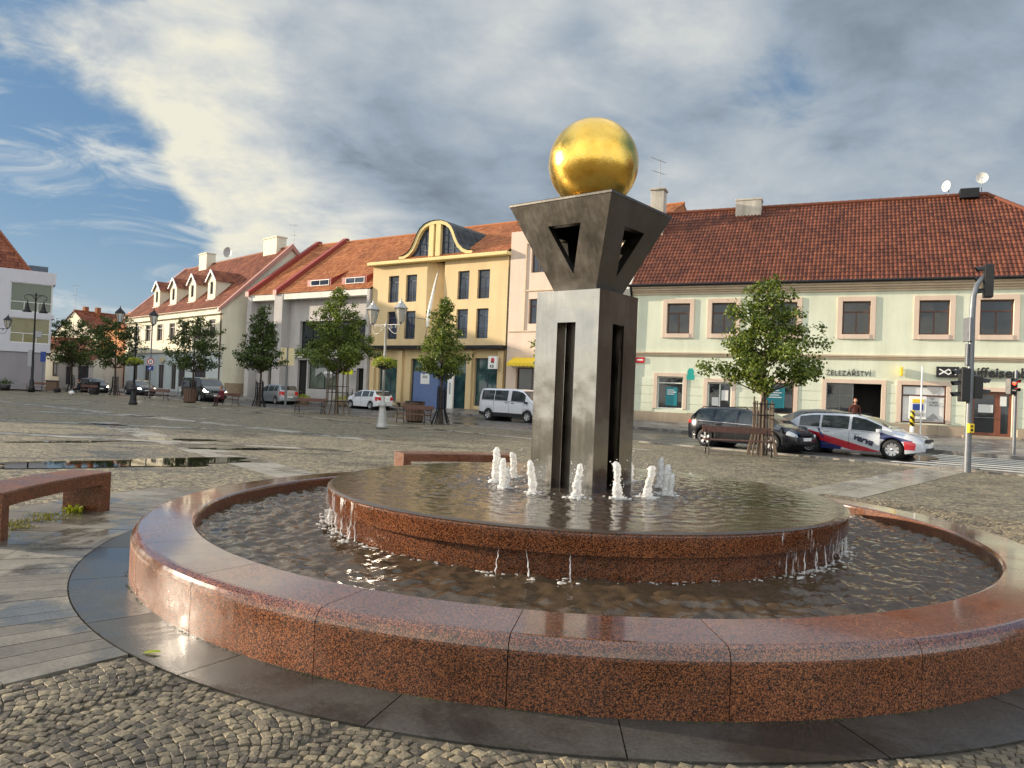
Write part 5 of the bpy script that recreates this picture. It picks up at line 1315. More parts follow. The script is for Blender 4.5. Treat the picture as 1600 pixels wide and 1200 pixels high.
VAN = dict(L=5.14,W=1.93,wr=.33,sill=.26,wheels=(-1.62,1.56),top=[(-2.57,.7),(-2.55,1.1),(-2.45,1.75),(-2.36,1.87),(-2.1,1.91),(0,1.92),(.7,1.90),(1.1,1.80),(1.90,1.22),(2.25,1.08),(2.48,.93),(2.56,.75),(2.57,.55)],
    belt=[(-2.57,1.2),(0,1.17),(1.5,1.12),(2.1,.98),(2.57,.7)],side=[(-2.25,-1.18),(-1.14,-.06),(.22,1.35)],ws=(1.06,1.84),rw=(-2.53,-2.46),hl=(2.15,2.52,.78,1.0),tl=(-2.56,-2.42,.80,1.35),clad=.52,handles=(-.12,.38),seams=(-1.16,.10,1.25),tum=.17,plan=.14,bm=True,pz=(.52,.9),gr=(.75,.88),spokes=6)
van_dark = dict(VAN, clad=.34, bm=False)

P = paint
body_black = P('black_car_paint',(.005,.006,.010),0,.2,.6); body_white = P('white_car_paint',(.72,.73,.76)); body_blue = P('dark_blue_car_paint',(.018,.028,.05),.3)
body_silver = P('silver_car_paint',(.34,.36,.39),.6,.3); body_dgreen = P('dark_green_van_paint',(.018,.024,.020),.3); body_tan = P('dark_bronze_car_paint',(.11,.095,.075),.6,.3); body_vanw = P('white_van_paint',(.66,.67,.72))
# livery of the white estate: red and navy sweeps, from the car's own coordinates
t = NT('estate_livery'); c = t.obj(); sp = t.n('ShaderNodeSeparateXYZ', i={0:c}).outputs; x, z = sp[0], sp[2]
def below(a, b):     # 1 where z < a + b*x
    return t.math('LESS_THAN', z, t.math('ADD', t.math('MULTIPLY', x, b), a))
def both(p, q): return t.math('MULTIPLY', p, q)
side = t.math('GREATER_THAN', t.math('ABSOLUTE', sp[1]), .74)
wob = t.math('MULTIPLY', t.math('SUBTRACT', t.noise(t.vm('MULTIPLY', c, (3,0,9)), 1, 2), .5), .10)
x = t.math('ADD', x, wob)
redm = both(both(below(.48,-.255), t.math('GREATER_THAN', z, t.math('ADD', t.math('MULTIPLY', x, -.25), .235))), t.math('LESS_THAN', x, 1.05))
navm = both(below(.245,-.25), t.math('LESS_THAN', x, -.25))
navs = both(both(t.math('LESS_THAN', t.math('ABSOLUTE', t.math('ADD', x, t.math('ADD', .55, t.math('MULTIPLY', z, .55)))), .035), t.math('GREATER_THAN', z, .58)), t.math('LESS_THAN', z, .90))
nav2 = both(both(both(below(1.10,-.235), t.math('GREATER_THAN', z, t.math('ADD', t.math('MULTIPLY', x, -.06), .705))), t.math('GREATER_THAN', x, .98)), t.math('LESS_THAN', x, 2.0))
red2 = both(both(both(below(.72,-.07), t.math('GREATER_THAN', z, t.math('ADD', t.math('MULTIPLY', x, .18), .42))), t.math('GREATER_THAN', x, 1.12)), t.math('LESS_THAN', x, 2.2))
red3 = both(both(t.math('GREATER_THAN', x, 1.72), t.math('LESS_THAN', x, 2.05)), both(t.math('LESS_THAN', z, .62), t.math('GREATER_THAN', z, .34)))
col = (.50,.53,.58,1)
NV = (.012,.02,.11); RD = (.42,.015,.03)
for mk,cl in ((redm,RD),(navm,NV),(navs,NV),(red2,RD),(nav2,NV),(red3,RD)): col = t.mix(both(mk,side), col, cl)
livery = t.out(t.pbr(col, .3, .0, None, .5, 1, .04))

car('estate_car','black estate car parked behind the maple tree and the brown slatted bench',(8.62,26.95),(.655,-.755),WAGON,body_black,rails=(-1.7,.3))
ev = car('estate_car','white estate car with red and navy sweeps and a name written on its doors',(12.2,26.35,-.06),(.755,-.656),ESTATE,livery,rails=(-1.7,.3))
lt = text('door_lettering','verva',.30,M['dnavy'],ev,(.12,-.925,.60),(pi/2,radians(17),0),.004,bold=.012,shear=.25)
car('saloon_car','dark bronze car with a dark roof parked behind the white estate car with red sweeps',(13.2,30.9,.05),(.70,-.71),dict(ESTATE,top=[(-2.345,.6),(-2.3,.88),(-2.15,.97),(-1.75,1.05),(-1.0,1.38),(-.4,1.45),(.2,1.44),(.62,1.36),(1.35,.98),(1.75,.91),(2.08,.80),(2.22,.70),(2.29,.52)],rw=(-1.7,-1.02),side=[(-1.2,-.6),(-.53,.1),(.18,1.0)]),body_tan)
car('passenger_van','white passenger van with black rear bumper in front of the pink house',(.45,44.5),(.72,-.69),VAN,body_vanw,cat='van')
car('hatchback_car','white hatchback parked facing away behind the silver street lamp',(-10.9,57.6),(-.74,.67),HATCH,body_white)
car('compact_car','silver car parked facing away in front of the grey shop building',(-19.3,61.6),(-.72,.69),MPV,body_silver)
car('passenger_van','dark green van with lit headlamps standing behind a seated person',(-24.9,60.6),(.70,-.71),van_dark,body_dgreen,cat='van',lights=True)
car('estate_car','dark blue estate car with lit headlamps in front of the pale blue house',(-36.4,73.4),(.70,-.71),WAGON,body_blue,lights=True,group='cars parked along the street')
car('hatchback_car','black car with lit headlamps behind the person in dark clothes on the far left',(-41.6,74.6),(.72,-.69),HATCH,body_black,lights=True)

# ------------------------------------------------------------------ trees
def tree(name, loc, H, rad, z0, label, seed, mat, nleaf, leaf=.13, kind='cone', lean=0, group='young maple trees along the kerb'):
    root = empty(name, (loc[0],loc[1],0), 0, label, 'tree', group)
    rn = random.Random(seed); b = MB()
    P = [(0,0,-.05)]; k = 9; ox = oy = 0
    for i in range(1,k+1):
        ox += rn.uniform(-.03,.03); oy += rn.uniform(-.03,.03); P.append((ox,oy,H*.93*i/k))
    r0 = .045+.008*H
    b.tube(P,[r0*(1.25 if i==0 else 1-.85*i/k) for i in range(k+1)],9)
    b.build('trunk', M['trunk'], root)
    def axis(z):
        t = max(0,min(.999,z/(H*.93)))*k; i = int(t); f = t-i; a, c = P[i], P[i+1]; return (a[0]+(c[0]-a[0])*f, a[1]+(c[1]-a[1])*f)
    def env(z):
        t = (z-z0)/(H-z0)
        if kind == 'cone': return rad*min(1,(t/.16)**.6 if t > 0 else 0)*max(.05,(1-max(0,t-.16)/.86))**.92
        return rad*sqrt(max(0,1-((t-.42)/.6)**2)) if t < .98 else .1
    clumps = []; br = MB()
    nb = 46
    for q in range(nb):
        t = (q+.5)/nb; z = z0+(H-z0)*(t**1.15)*.95; a = q*2.39996+rn.uniform(-.5,.5); R_ = env(z)*rn.uniform(.72,1.22)
        ax = axis(z-.25*R_); tip = (ax[0]+R_*cos(a), ax[1]+R_*sin(a), z+rn.uniform(-.1,.25)*R_*.6)
        mid = ((ax[0]*.5+tip[0]*.5), ax[1]*.5+tip[1]*.5, (z-.35*R_)*.5+tip[2]*.5-.04)
        br.tube([(ax[0],ax[1],max(z0*.9,z-.55*R_)),mid,tip],[.018+.006*R_,.012,.005],5)
        ns = 2+int(R_*2.6)
        for s in range(ns):
            f = .3+.75*(s+rn.random())/ns
            c = [ax[i]+(tip[i]-ax[i])*f for i in (0,1)] + [z+(tip[2]-z)*f]
            sc = rn.uniform(.20,.38)*(.7+.2*R_)
            clumps.append((c[0]+rn.gauss(0,.10),c[1]+rn.gauss(0,.10),c[2]+rn.gauss(0,.09),sc))
    br.build('limbs', M['trunk'], root)
    tot = sum(c[3]**2 for c in clumps); vs = []; fs = []
    for c in clumps:
        m = int(nleaf*1.35*c[3]**2/tot)+1
        for _ in range(m):
            d = Vector((rn.gauss(0,1),rn.gauss(0,1),rn.gauss(0,.8))); d.normalize(); rr = c[3]*(rn.random()**.5)*(1.25 if rn.random()<.15 else 1)
            p = Vector(c[:3])+d*rr
            nrm = (d*.6+Vector((rn.gauss(0,.55),rn.gauss(0,.55),.55+rn.gauss(0,.4)))).normalized()
            u = nrm.cross(Vector((rn.gauss(0,1),rn.gauss(0,1),rn.gauss(0,1)))); 
            if u.length < 1e-4: continue
            u.normalize(); w = nrm.cross(u); s = leaf*rn.uniform(.5,1.0); dr = nrm*(-s*.18)
            i = len(vs)
            vs += [tuple(p-u*s*.55), tuple(p+w*s*.42-u*s*.08+dr), tuple(p+u*s*.55+dr*.6), tuple(p-w*s*.42-u*s*.08+dr)]
            fs += [(i,i+1,i+2),(i,i+2,i+3)]
    cb = MB(); cb.add(vs,fs,0,False); cb.build('crown', mat, root)
    return root
tree('maple_tree',(7.95,23.6),5.75,1.75,2.1,'maple with an open pointed crown in front of the mint house',1,M['leafA'],9000,.125)
tree('maple_tree',(2.3,29.6),5.9,2.0,2.1,'maple tree mostly hidden behind the steel pillar',2,M['leafA'],4500,.15)
tree('maple_tree',(-3.35,35.9),6.1,1.3,2.3,'narrow maple with a pointed crown in front of the yellow building',3,M['leafA'],6500,.125)
tree('maple_tree',(-10.0,43.0),7.5,2.35,2.5,'largest maple, dense and full, in front of the grey shop building',4,M['leafA'],13000,.135)
tree('maple_tree',(-17.0,50.5),6.9,1.85,2.5,'dark maple in front of the gap between the house with dormers and the grey shop',5,M['leafB'],5200,.17)
tree('maple_tree',(-24.6,57.8),6.6,1.8,2.5,'round dark maple in front of the cream and pale blue house',6,M['leafB'],4600,.18,'round')
tree('maple_tree',(-36.0,68.0),7.3,2.2,2.7,'dark maple in front of the orange house at the far left',7,M['leafB'],4600,.2,'round')
tree('maple_tree',(-43.6,74.2),7.4,2.55,2.8,'wide round dark maple farthest left beside the white office building',8,M['leafB'],5200,.2,'round')

def guard(x, y, label, n=9, h=1.75, r0=.46, r1=.29, mat='stake'):
    root = empty('tree_guard', (x,y,0), 0, label, 'tree guard', 'stake guards around the young trees')
    rn = random.Random(int(x*100))
    for k in range(n):
        a = 2*pi*k/n+.2; b = MB(); f = rn.uniform(.92,1.06)
        b.tube([(r0*cos(a),r0*sin(a),-.03),(r1*1.04*cos(a),r1*1.04*sin(a),.7),(r1*cos(a),r1*sin(a),h*f)],[.03,.028,.026],6,sm=False); b.build('stake', M[mat], root)
    for z in (.75,1.25,1.6):
        b = MB(); b.tube([(r1*1.1*cos(2*pi*k/20),r1*1.1*sin(2*pi*k/20),z) for k in range(21)],.018,5); b.build('hoop', M['iron'], root)
guard(7.95,23.6,'ring of pale wooden stakes round the maple behind the brown slatted bench')
guard(2.3,29.6,'stake guard round the maple hidden behind the pillar',mat='iron')
guard(-3.35,35.9,'dark thin stake guard round the narrow maple in front of the yellow building',mat='iron',r1=.2)
guard(-10.0,43.0,'tall pale grey stake guard round the largest maple in front of the grey shop',n=12,h=3.0,r0=.85,r1=.58)
guard(-17.0,50.5,'dark stake guard round the maple beside the silver car',mat='iron',r1=.24)
guard(-24.6,57.8,'dark stake guard round the round maple in front of the house with dormers',mat='iron',r1=.22,h=1.6)
guard(-36.0,68.0,'dark stake guard round the maple in front of the orange house',mat='iron',r1=.24,h=1.6)
guard(-43.6,74.2,'dark stake guard round the farthest left maple',mat='iron',r1=.24,h=1.6)

# ------------------------------------------------------------------ street furniture
def park_bench(x, y, rz, label, L=1.85):
    root = empty('park_bench', (x,y,0), rz, label, 'bench', 'slatted benches with black iron frames')
    for k in range(3):
        b = MB(); b.bbox(-L/2,L/2,-.24+.16*k,-.11+.16*k,.43,.465,.008); b.build('seat_slat', M['wood'], root)
    b = MB(); b.bbox(-L/2,L/2,.27,.30,.66,.86,.008); b.build('backrest', M['wood'], root)
    for s in (-1,1):
        b = MB(); x0 = s*(L/2-.12)
        b.tube([(x0,-.27,0),(x0,-.24,.2),(x0,-.22,.42)],.018,6); b.tube([(x0,.32,0),(x0,.24,.22),(x0,.22,.42),(x0,.26,.62),(x0,.30,.88)],.018,6); b.tube([(x0,-.24,.42),(x0,.22,.42)],.018,6)
        b.tube([(x0,-.22,.42),(x0,-.28,.56),(x0,-.2,.66),(x0,.0,.66),(x0,.26,.62)],.016,6); b.tube([(x0,-.25,.16),(x0,0,.24),(x0,.27,.16)],.012,5)
        b.build('end_frame', M['iron'], root)
    return root
RA = radians(-45)
park_bench(7.0,22.95,radians(-4),'brown slatted bench in front of the black estate car and the staked maple',2.1)
park_bench(-4.55,35.2,radians(-30),'slatted bench in front of the brown litter bin and the yellow building')
park_bench(-11.5,42.9,radians(-12),'slatted bench between the silver car and the largest staked maple')
park_bench(-19.1,50.4,radians(-30),'slatted bench on which a person in a maroon top sits'); park_bench(-26.7,56.4,radians(-15),'slatted bench between the brown bin and the lamp post with a flower basket')
park_bench(-36.0,63.4,radians(-20),'slatted bench on which a person in dark clothes sits'); park_bench(-43.5,68.6,radians(-10),'slatted bench beside the dark bin on wheels at the far left')

def bin_(x, y, label, r=.28, h=.95, mat='binbrown', name='litter_bin'):
    root = empty(name, (x,y,0), 0, label, 'litter bin', 'litter bins on the square'); b = MB()
    n = 16
    for k in range(n):
        a = 2*pi*k/n; w = pi*r/n*.82; c, s = cos(a), sin(a)
        b.prism([(r*c-w*s,r*s+w*c,.06),(r*c+w*s,r*s-w*c,.06),(r*1.12*c+w*s*1.12,r*1.12*s-w*c*1.12,h),(r*1.12*c-w*s*1.12,r*1.12*s+w*c*1.12,h)],(-.03*c,-.03*s,0))
    b.build('slat_shell', M[mat], root); b = MB(); b.lathe([(r*.9,.0),(r*.9,.1),(r*1.0,h-.1),(r*.95,h-.1),(.01,.12)],16,cap=True); b.build('liner', M['black'], root)
    b = MB(); b.lathe([(r*1.2,h-.02),(r*1.2,h+.03),(r*.95,h+.03),(r*.95,h-.02)],18,cap=False); b.build('top_ring', M['iron'], root)
    return root
bin_(-23.2,54.1,'brown slatted litter bin in front of the dark green van',.42,1.05); bin_(-4.75,37.1,'brown slatted litter bin behind the bench in front of the yellow building',.42,1.0)
bin_(-37.3,67.0,'dark slatted litter bin beside the maple in front of the orange house',.4,1.1,'black')
w = empty('trash_cart', (-41.7,68.0,0), .3, 'dark rubbish bin on two wheels standing on the square at the far left', 'litter bin')
b = MB(); b.bbox(-.45,.45,-.4,.4,.18,1.0,.05); b.build('tub', M['binbrown'], w); b = MB(); b.bbox(-.5,.5,-.45,.45,1.001,1.1,.03); b.build('lid', M['black'], w)
for s in (-1,1): b = MB(); b.lathe([(.02,-.04),(.2,-.04),(.2,.04),(.02,.04)],14,(.42,s*.44,.2),0,True,'y'); b.build('wheel', M['tyre'], w)

def lamp(x, y, rz, label, mat, span=.64, H=4.5, basket=True):
    root = empty('street_lamp', (x,y,0), rz, label, 'street lamp', 'old fashioned lantern lamps on the square'); m = M[mat]
    b = MB(); b.lathe([(.24,0),(.24,.1),(.2,.16),(.19,.3),(.135,.75),(.12,.85),(.155,.9),(.155,.96),(.11,1.0),(.075,1.1),(.085,1.25),(.06,1.3)],14); b.build('base', m, root)
    b = MB(); b.lathe([(.055,1.28),(.05,2.6),(.042,H-.1),(.06,H-.05),(.06,H+.02),(.03,H+.06),(.0,H+.2)],12); b.build('post', m, root)
    b = MB(); b.tube([(-span,0,H),(span,0,H)],.022,6)
    for s in (-1,1):
        b.tube([(s*(span*.95-.0*q)*cos(q*pi/16)+s*0.02, 0, H-.02-(.34*sin(q*pi/8)) ) for q in range(0,9)],.014,5)
        for (cx,cz,r) in ((.22,-.13,.10),(.45,-.09,.07)):
            b.tube([(s*(span*cx/.64+r*(1-q/20)*cos(q*.6)),0,H+cz+r*(1-q/20)*sin(q*.6)) for q in range(16)],.01,4)
    b.build('scroll_arm', m, root)
    for s in (-1,1):
        lx = s*span; z = H+.02; f = MB(); n = 6
        f.lathe([(.0,z-.02),(.07,z),(.06,z+.05),(.13,z+.07)],8,(lx,0,0))
        f.lathe([(.26,z+.6),(.30,z+.62),(.14,z+.80),(.10,z+.82),(.09,z+.88),(.03,z+.90),(.035,z+.98),(.0,z+1.04)],6,(lx,0,0),0,False)
        for k in range(n):
            a = 2*pi*k/n; f.tube([(lx+.13*cos(a),.13*sin(a),z+.07),(lx+.25*cos(a),.25*sin(a),z+.61)],.013,4)
        lan = f.build('lantern', m, root)
        g = MB(); g.lathe([(.12,z+.075),(.235,z+.60)],6,(lx,0,0),0,False,'z',False); g.build('lantern_glass', M['lglass'], lan)
    if basket:
        zb = 2.35; b = MB(); b.lathe([(.12,zb),(.34,zb+.1),(.42,zb+.28),(.38,zb+.28),(.3,zb+.12),(.1,zb+.03)],16); k = b.build('basket', M['black'], root)
        rn = random.Random(int(x*10)); b = MB()
        for q in range(1100):
            a = rn.uniform(0,6.3); r = .50*sqrt(rn.random()); z = zb+.28+.16*(1-(r/.5)**2)+rn.gauss(0,.05)-(.18*rn.random() if r > .4 else 0)
            p = Vector((r*cos(a),r*sin(a),z)); u = Vector((rn.gauss(0,1),rn.gauss(0,1),rn.gauss(0,.6))).normalized()*.035; v = u.cross(Vector((rn.gauss(0,1),rn.gauss(0,1),rn.gauss(0,1)))).normalized()*.022
            b.add([p-u,p+v,p+u,p-v],[(0,1,2,3)])
        b.build('foliage', M['leafY'], k)
    return root
lamp(-5.15,30.05,radians(-38),'silver lamp post with two lanterns and a lime flower basket before the white hatchback','lampwhite',.82,4.15)
lamp(-22.9,45.4,radians(28),'black lamp post with two lanterns and flower basket before the pale blue house','iron',.92,4.85)
lamp(-37.0,53.0,radians(40),'black lantern lamp with a flower basket cut off by the left edge','iron',.95,4.75)

r = empty('street_lamp', (-41.9,65.4,0), radians(33), 'tall black lamp post with two hanging bell shades in front of the white office building', 'street lamp'); r.scale = (.86,.86,.86)
b = MB(); b.lathe([(.3,0),(.3,.5),(.22,.6),(.2,1.2),(.13,1.35),(.12,3.2),(.10,3.3),(.085,6),(.07,9.9),(.09,9.95),(.0,10.2)],12); b.build('post', M['iron'], r)
for s in (-1,1):
    b = MB(); b.tube([(0,0,9.3),(s*.25,0,9.75),(s*.6,0,9.9),(s*.95,0,9.75),(s*.95,0,9.45),(s*.72,0,9.35),(s*.7,0,9.1)],.035,6); b.tube([(0,0,9.85),(s*.6,0,9.9)],.03,5); b.build('arm', M['iron'], r)
    b = MB(); b.lathe([(.05,9.15),(.1,9.0),(.16,8.7),(.22,8.4),(.42,8.15),(.40,8.12),(.2,8.35)],14,(s*.7,0,0),0,True,'z',False); b.build('bell_shade', M['iron'], r)
b = MB(); b.bbox(.1,.65,-.1,.5,5.6,6.2,.04); b.build('loudspeaker', M['dishgrey'], r)
b = MB(); b.bbox(-.45,-.1,-.12,.12,2.6,4.3,.02); b.build('banner_frame', M['dishgrey'], r)

def pole_sign(x, y, rz, label, H, parts, name='road_sign', r=.035, mat='galv'):
    root = empty(name, (x,y,0), rz, label, 'sign'); b = MB(); b.tube([(0,0,0),(0,0,H)],r,8); b.build('post', M[mat], root)
    for f in parts: f(root)
    return root
def plate(x0,x1,z0,z1,m,nm='plate',y=-.05):
    def f(root):
        b = MB(); b.bbox(x0,x1,y-.012,y+.012,z0,z1,.004); b.build(nm, M[m], root)
    return f
def round_sign(root):
    b = MB(); b.lathe([(.001,0),(.27,0)],24,(0,-.052,2.98),0,False,'y',False); b.lathe([(.27,0),(.27,.012),(.001,.012)],24,(0,-.052,2.98),0,False,'y',False); d = b.build('disc', M['red'], root)
    b = MB(); b.lathe([(.001,0),(.20,0)],24,(0,-.058,2.98),0,False,'y',False); b.build('field', M['swhite'], d)
    b = MB(); b.bbox(-.09,-.02,-.068,-.06,2.87,3.09,.004); b.bbox(.03,.09,-.068,-.06,2.87,3.09,.004); b.build('symbol', M['black'], d)
    b = MB(); b.bbox(-.24,.24,-.062,-.04,2.28,2.66,.01); p = b.build('plate', M['navy'], root)
    b = MB(); b.add([(-.12,-.066,2.36),(.0,-.066,2.56),(.05,-.066,2.5),(-.05,-.066,2.36)],[(0,3,2,1)]); b.build('symbol', M['swhite'], p)
pole_sign(-29.4,60.8,radians(25),'round red ringed traffic sign above a blue square plate on a thin pole',6.2,[round_sign],r=.05)
pole_sign(-16.75,55.6,radians(17),'grey pole with a cream two part direction sign, in front of the grey shop wall',4.35,[plate(-.5,-.06,3.0,4.3,'creamsign'),plate(.06,.5,3.0,4.3,'creamsign'),plate(-.62,-.02,3.0,3.4,'creamsign',y=-.08)],r=.08)
pole_sign(-29.3,65.8,radians(25),'thin bare pale sign post beside the back of the dark green van',3.1,[],name='sign_post')
pole_sign(-43.4,69.2,radians(33),'dark blue upright plate on a thin pole near the foot of the bell shaded lamp',3.4,[plate(-.22,.22,2.75,3.7,'navy')])
# right hand side: crossing
PA = radians(-42)
r = empty('traffic_light', (12.35,20.2,0), 0, 'grey traffic light mast with a bent arm and several black signal heads at the crossing', 'traffic light')
b = MB(); b.tube([(0,0,-.03),(0,0,4.35),(.02,.0,4.75),(.11,.02,5.06),(.3,.06,5.28),(.55,.1,5.42)],[.085,.075,.07,.066,.06,.05],12); b.build('mast', M['galv'], r)
b = MB(); b.lathe([(.088,.0),(.088,.55)],12,cap=False); b.build('foot_sleeve', M['galv'], r)
b = MB(); b.lathe([(.082,.55),(.082,1.02)],12,cap=False); b.build('pale_sleeve', M['plinth'], r)
b = MB(); b.bbox(-.075,.075,-.15,-.02,1.05,1.3,.02); pb = b.build('push_button_box', M['yel'], r); b = MB(); b.lathe([(.001,-.012),(.035,-.012),(.035,0)],12,(0,-.15,1.13),0,False,'y',False); b.lathe([(.001,-.012),(.03,-.012),(.03,0)],12,(0,-.15,1.23),0,False,'y',False); b.build('button', M['black'], pb)
def head(root, x, y, z, rz, n=3, lit=None, nm='signal_head'):
    b = MB(); b.M = Matrix.Translation((x,y,z)) @ Matrix.Rotation(rz,4,'Z'); hgt = .3*n
    b.bbox(-.15,.15,-.10,.12,0,hgt,.025)
    h = b.build(nm, M['black'], root)
    for k in range(n):
        v = MB(); v.M = b.M; zc = .15+.3*k; seg = 10; vs = []
        for q in range(seg+1):
            a = pi*q/seg; vs += [(.115*cos(a),-.10,zc+.115*sin(a)),(.115*cos(a),-.32+.08*(1-sin(a)),zc+.115*sin(a)-.02)]
        v.add(vs,[(2*q,2*q+1,2*q+3,2*q+2) for q in range(seg)],0,True); v.add([(p[0]*.95,p[1],zc+(p[2]-zc)*.95) for p in vs],[(2*q+2,2*q+3,2*q+1,2*q) for q in range(seg)],0,True)
        v.build('visor', M['black'], h)
    for k in range(n):
        l = MB(); l.M = b.M; l.lathe([(.001,-.115),(.07,-.112),(.1,-.102)],16,(0,0,.15+.3*k),0,True,'y',False); l.build('lens', M['redlamp'] if lit == k else M['plastic'], h)
    return h
head(r,-.20,-.05,1.88,radians(-100),3); head(r,.24,.06,1.98,radians(75),2); head(r,.42,.05,4.72,radians(-112),3)
b = MB()
for z in (2.05,2.6): b.tube([(-.2,-.05,z),(.24,.06,z)],.022,6)
b.tube([(.42,.05,5.0),(.42,.07,5.36)],.025,6); b.build('bracket', M['galv'], r)
b = MB(); b.bbox(-.14,-.085,-.05,.05,2.85,3.45,.01); b.bbox(-.15,-.085,-.16,.16,3.5,4.15,.01); b.build('side_plate', M['galv'], r)
r = empty('traffic_light', (18.3,27.2,.1), 0, 'slim grey traffic light post with one red lit signal across the road', 'traffic light')
b = MB(); b.tube([(0,0,-.1),(0,0,3.1)],.055,10); b.build('post', M['galv'], r); head(r,-.2,-.06,2.2,radians(20),2,1)
b = MB(); b.tube([(0,0,2.4),(-.2,0,2.4)],.02,6); b.tube([(0,0,2.7),(-.2,0,2.7)],.02,6); b.build('bracket', M['galv'], r)
mx = w2(MINT,14.35,-1.5); pole_sign(mx[0],mx[1],PA,'slim white pole on the pavement in front of the cash machine',3.65,[],name='sign_post',mat='swhite')
bx = w2(MINT,14.0,-1.6); r = empty('bollard', (bx[0],bx[1],.25), 0, 'white bollard with black and yellow diagonal stripes before the cash machine', 'bollard')
b = MB(); b.lathe([(.09,0),(.09,.62)],14,cap=True); b.build('post', M['swhite'], r)
t = NT('hazard_stripes'); sp = t.n('ShaderNodeSeparateXYZ', i={0:t.obj()}).outputs
v = t.math('FRACT', t.math('ADD', t.math('MULTIPLY', sp[2], 3.6), t.math('MULTIPLY', sp[0], 4)))
hz = t.out(t.pbr(t.mix(t.math('GREATER_THAN', v, .5), (.015,.015,.015,1), (.75,.55,.03,1)), .4))
b = MB(); b.lathe([(.105,.6),(.105,1.28),(.08,1.34),(.0,1.36)],14); b.build('striped_cap', hz, r)
for k,(x,y,lb) in enumerate(((-17.2,61.6,'low stone planter with lime plants behind the bench, left of two'),(-14.0,61.9,'low stone planter with lime plants nearer the largest maple'))):
    r = empty('planter', (x,y,0), radians(-35), lb, 'planter', 'stone planters before the grey shop'); b = MB(); b.lathe([(.5,0),(.68,.5),(.7,.58),(.62,.58),(.58,.5),(.01,.48)],14); b.build('bowl', M['stoneplanter'], r)
    rn = random.Random(k+3); b = MB()
    for q in range(420):
        a = rn.uniform(0,6.3); rr = .62*sqrt(rn.random()); p = Vector((rr*cos(a),rr*sin(a),.55+abs(rn.gauss(0,.14)))); u = Vector((rn.gauss(0,1),rn.gauss(0,1),rn.gauss(0,1))).normalized()*.06; v = u.cross(Vector((rn.gauss(0,1),rn.gauss(0,1),1))).normalized()*.03
        b.add([p-u,p+v,p+u,p-v],[(0,1,2,3)])
    b.build('plants', M['leafY'], r)
r = empty('planter', (-45.9,67.9,0), 0, 'dark planter tub against the white office building at the left edge', 'planter'); b = MB(); b.lathe([(.35,0),(.45,.55),(.4,.55),(.01,.5)],14); b.build('bowl', M['black'], r)
rn = random.Random(77); b = MB()
for q in range(300):
    p = Vector((rn.gauss(0,.28),rn.gauss(0,.28),.6+abs(rn.gauss(0,.2)))); u = Vector((rn.gauss(0,1),rn.gauss(0,1),rn.gauss(0,1))).normalized()*.07; v = u.cross(Vector((rn.gauss(0,1),1,rn.gauss(0,1)))).normalized()*.035; b.add([p-u,p+v,p+u,p-v],[(0,1,2,3)])
b.build('plants', M['leafB'], r)
# stacked cafe chairs by the dark passage
r = empty('stacked_chairs', (-13.9,63.6,.2), radians(-20), 'dark stacked cafe chairs leaning by the dark passage behind the largest maple', 'chairs')
for k in range(3):
    b = MB(); b.bbox(-.25,.25,-.25,.25,.44+.16*k,.48+.16*k,.01); b.tube([(-.22,.24,.46+.16*k),(-.24,.42,.92+.16*k),(.24,.42,.92+.16*k),(.22,.24,.46+.16*k)],.02,5)
    for sx in (-.22,.22): b.tube([(sx,-.22,.16*k),(sx,-.22,.46+.16*k)],.016,5); b.tube([(sx,.26,.16*k),(sx,.22,.46+.16*k)],.016,5)
    b.build('chair', M['black'], r)

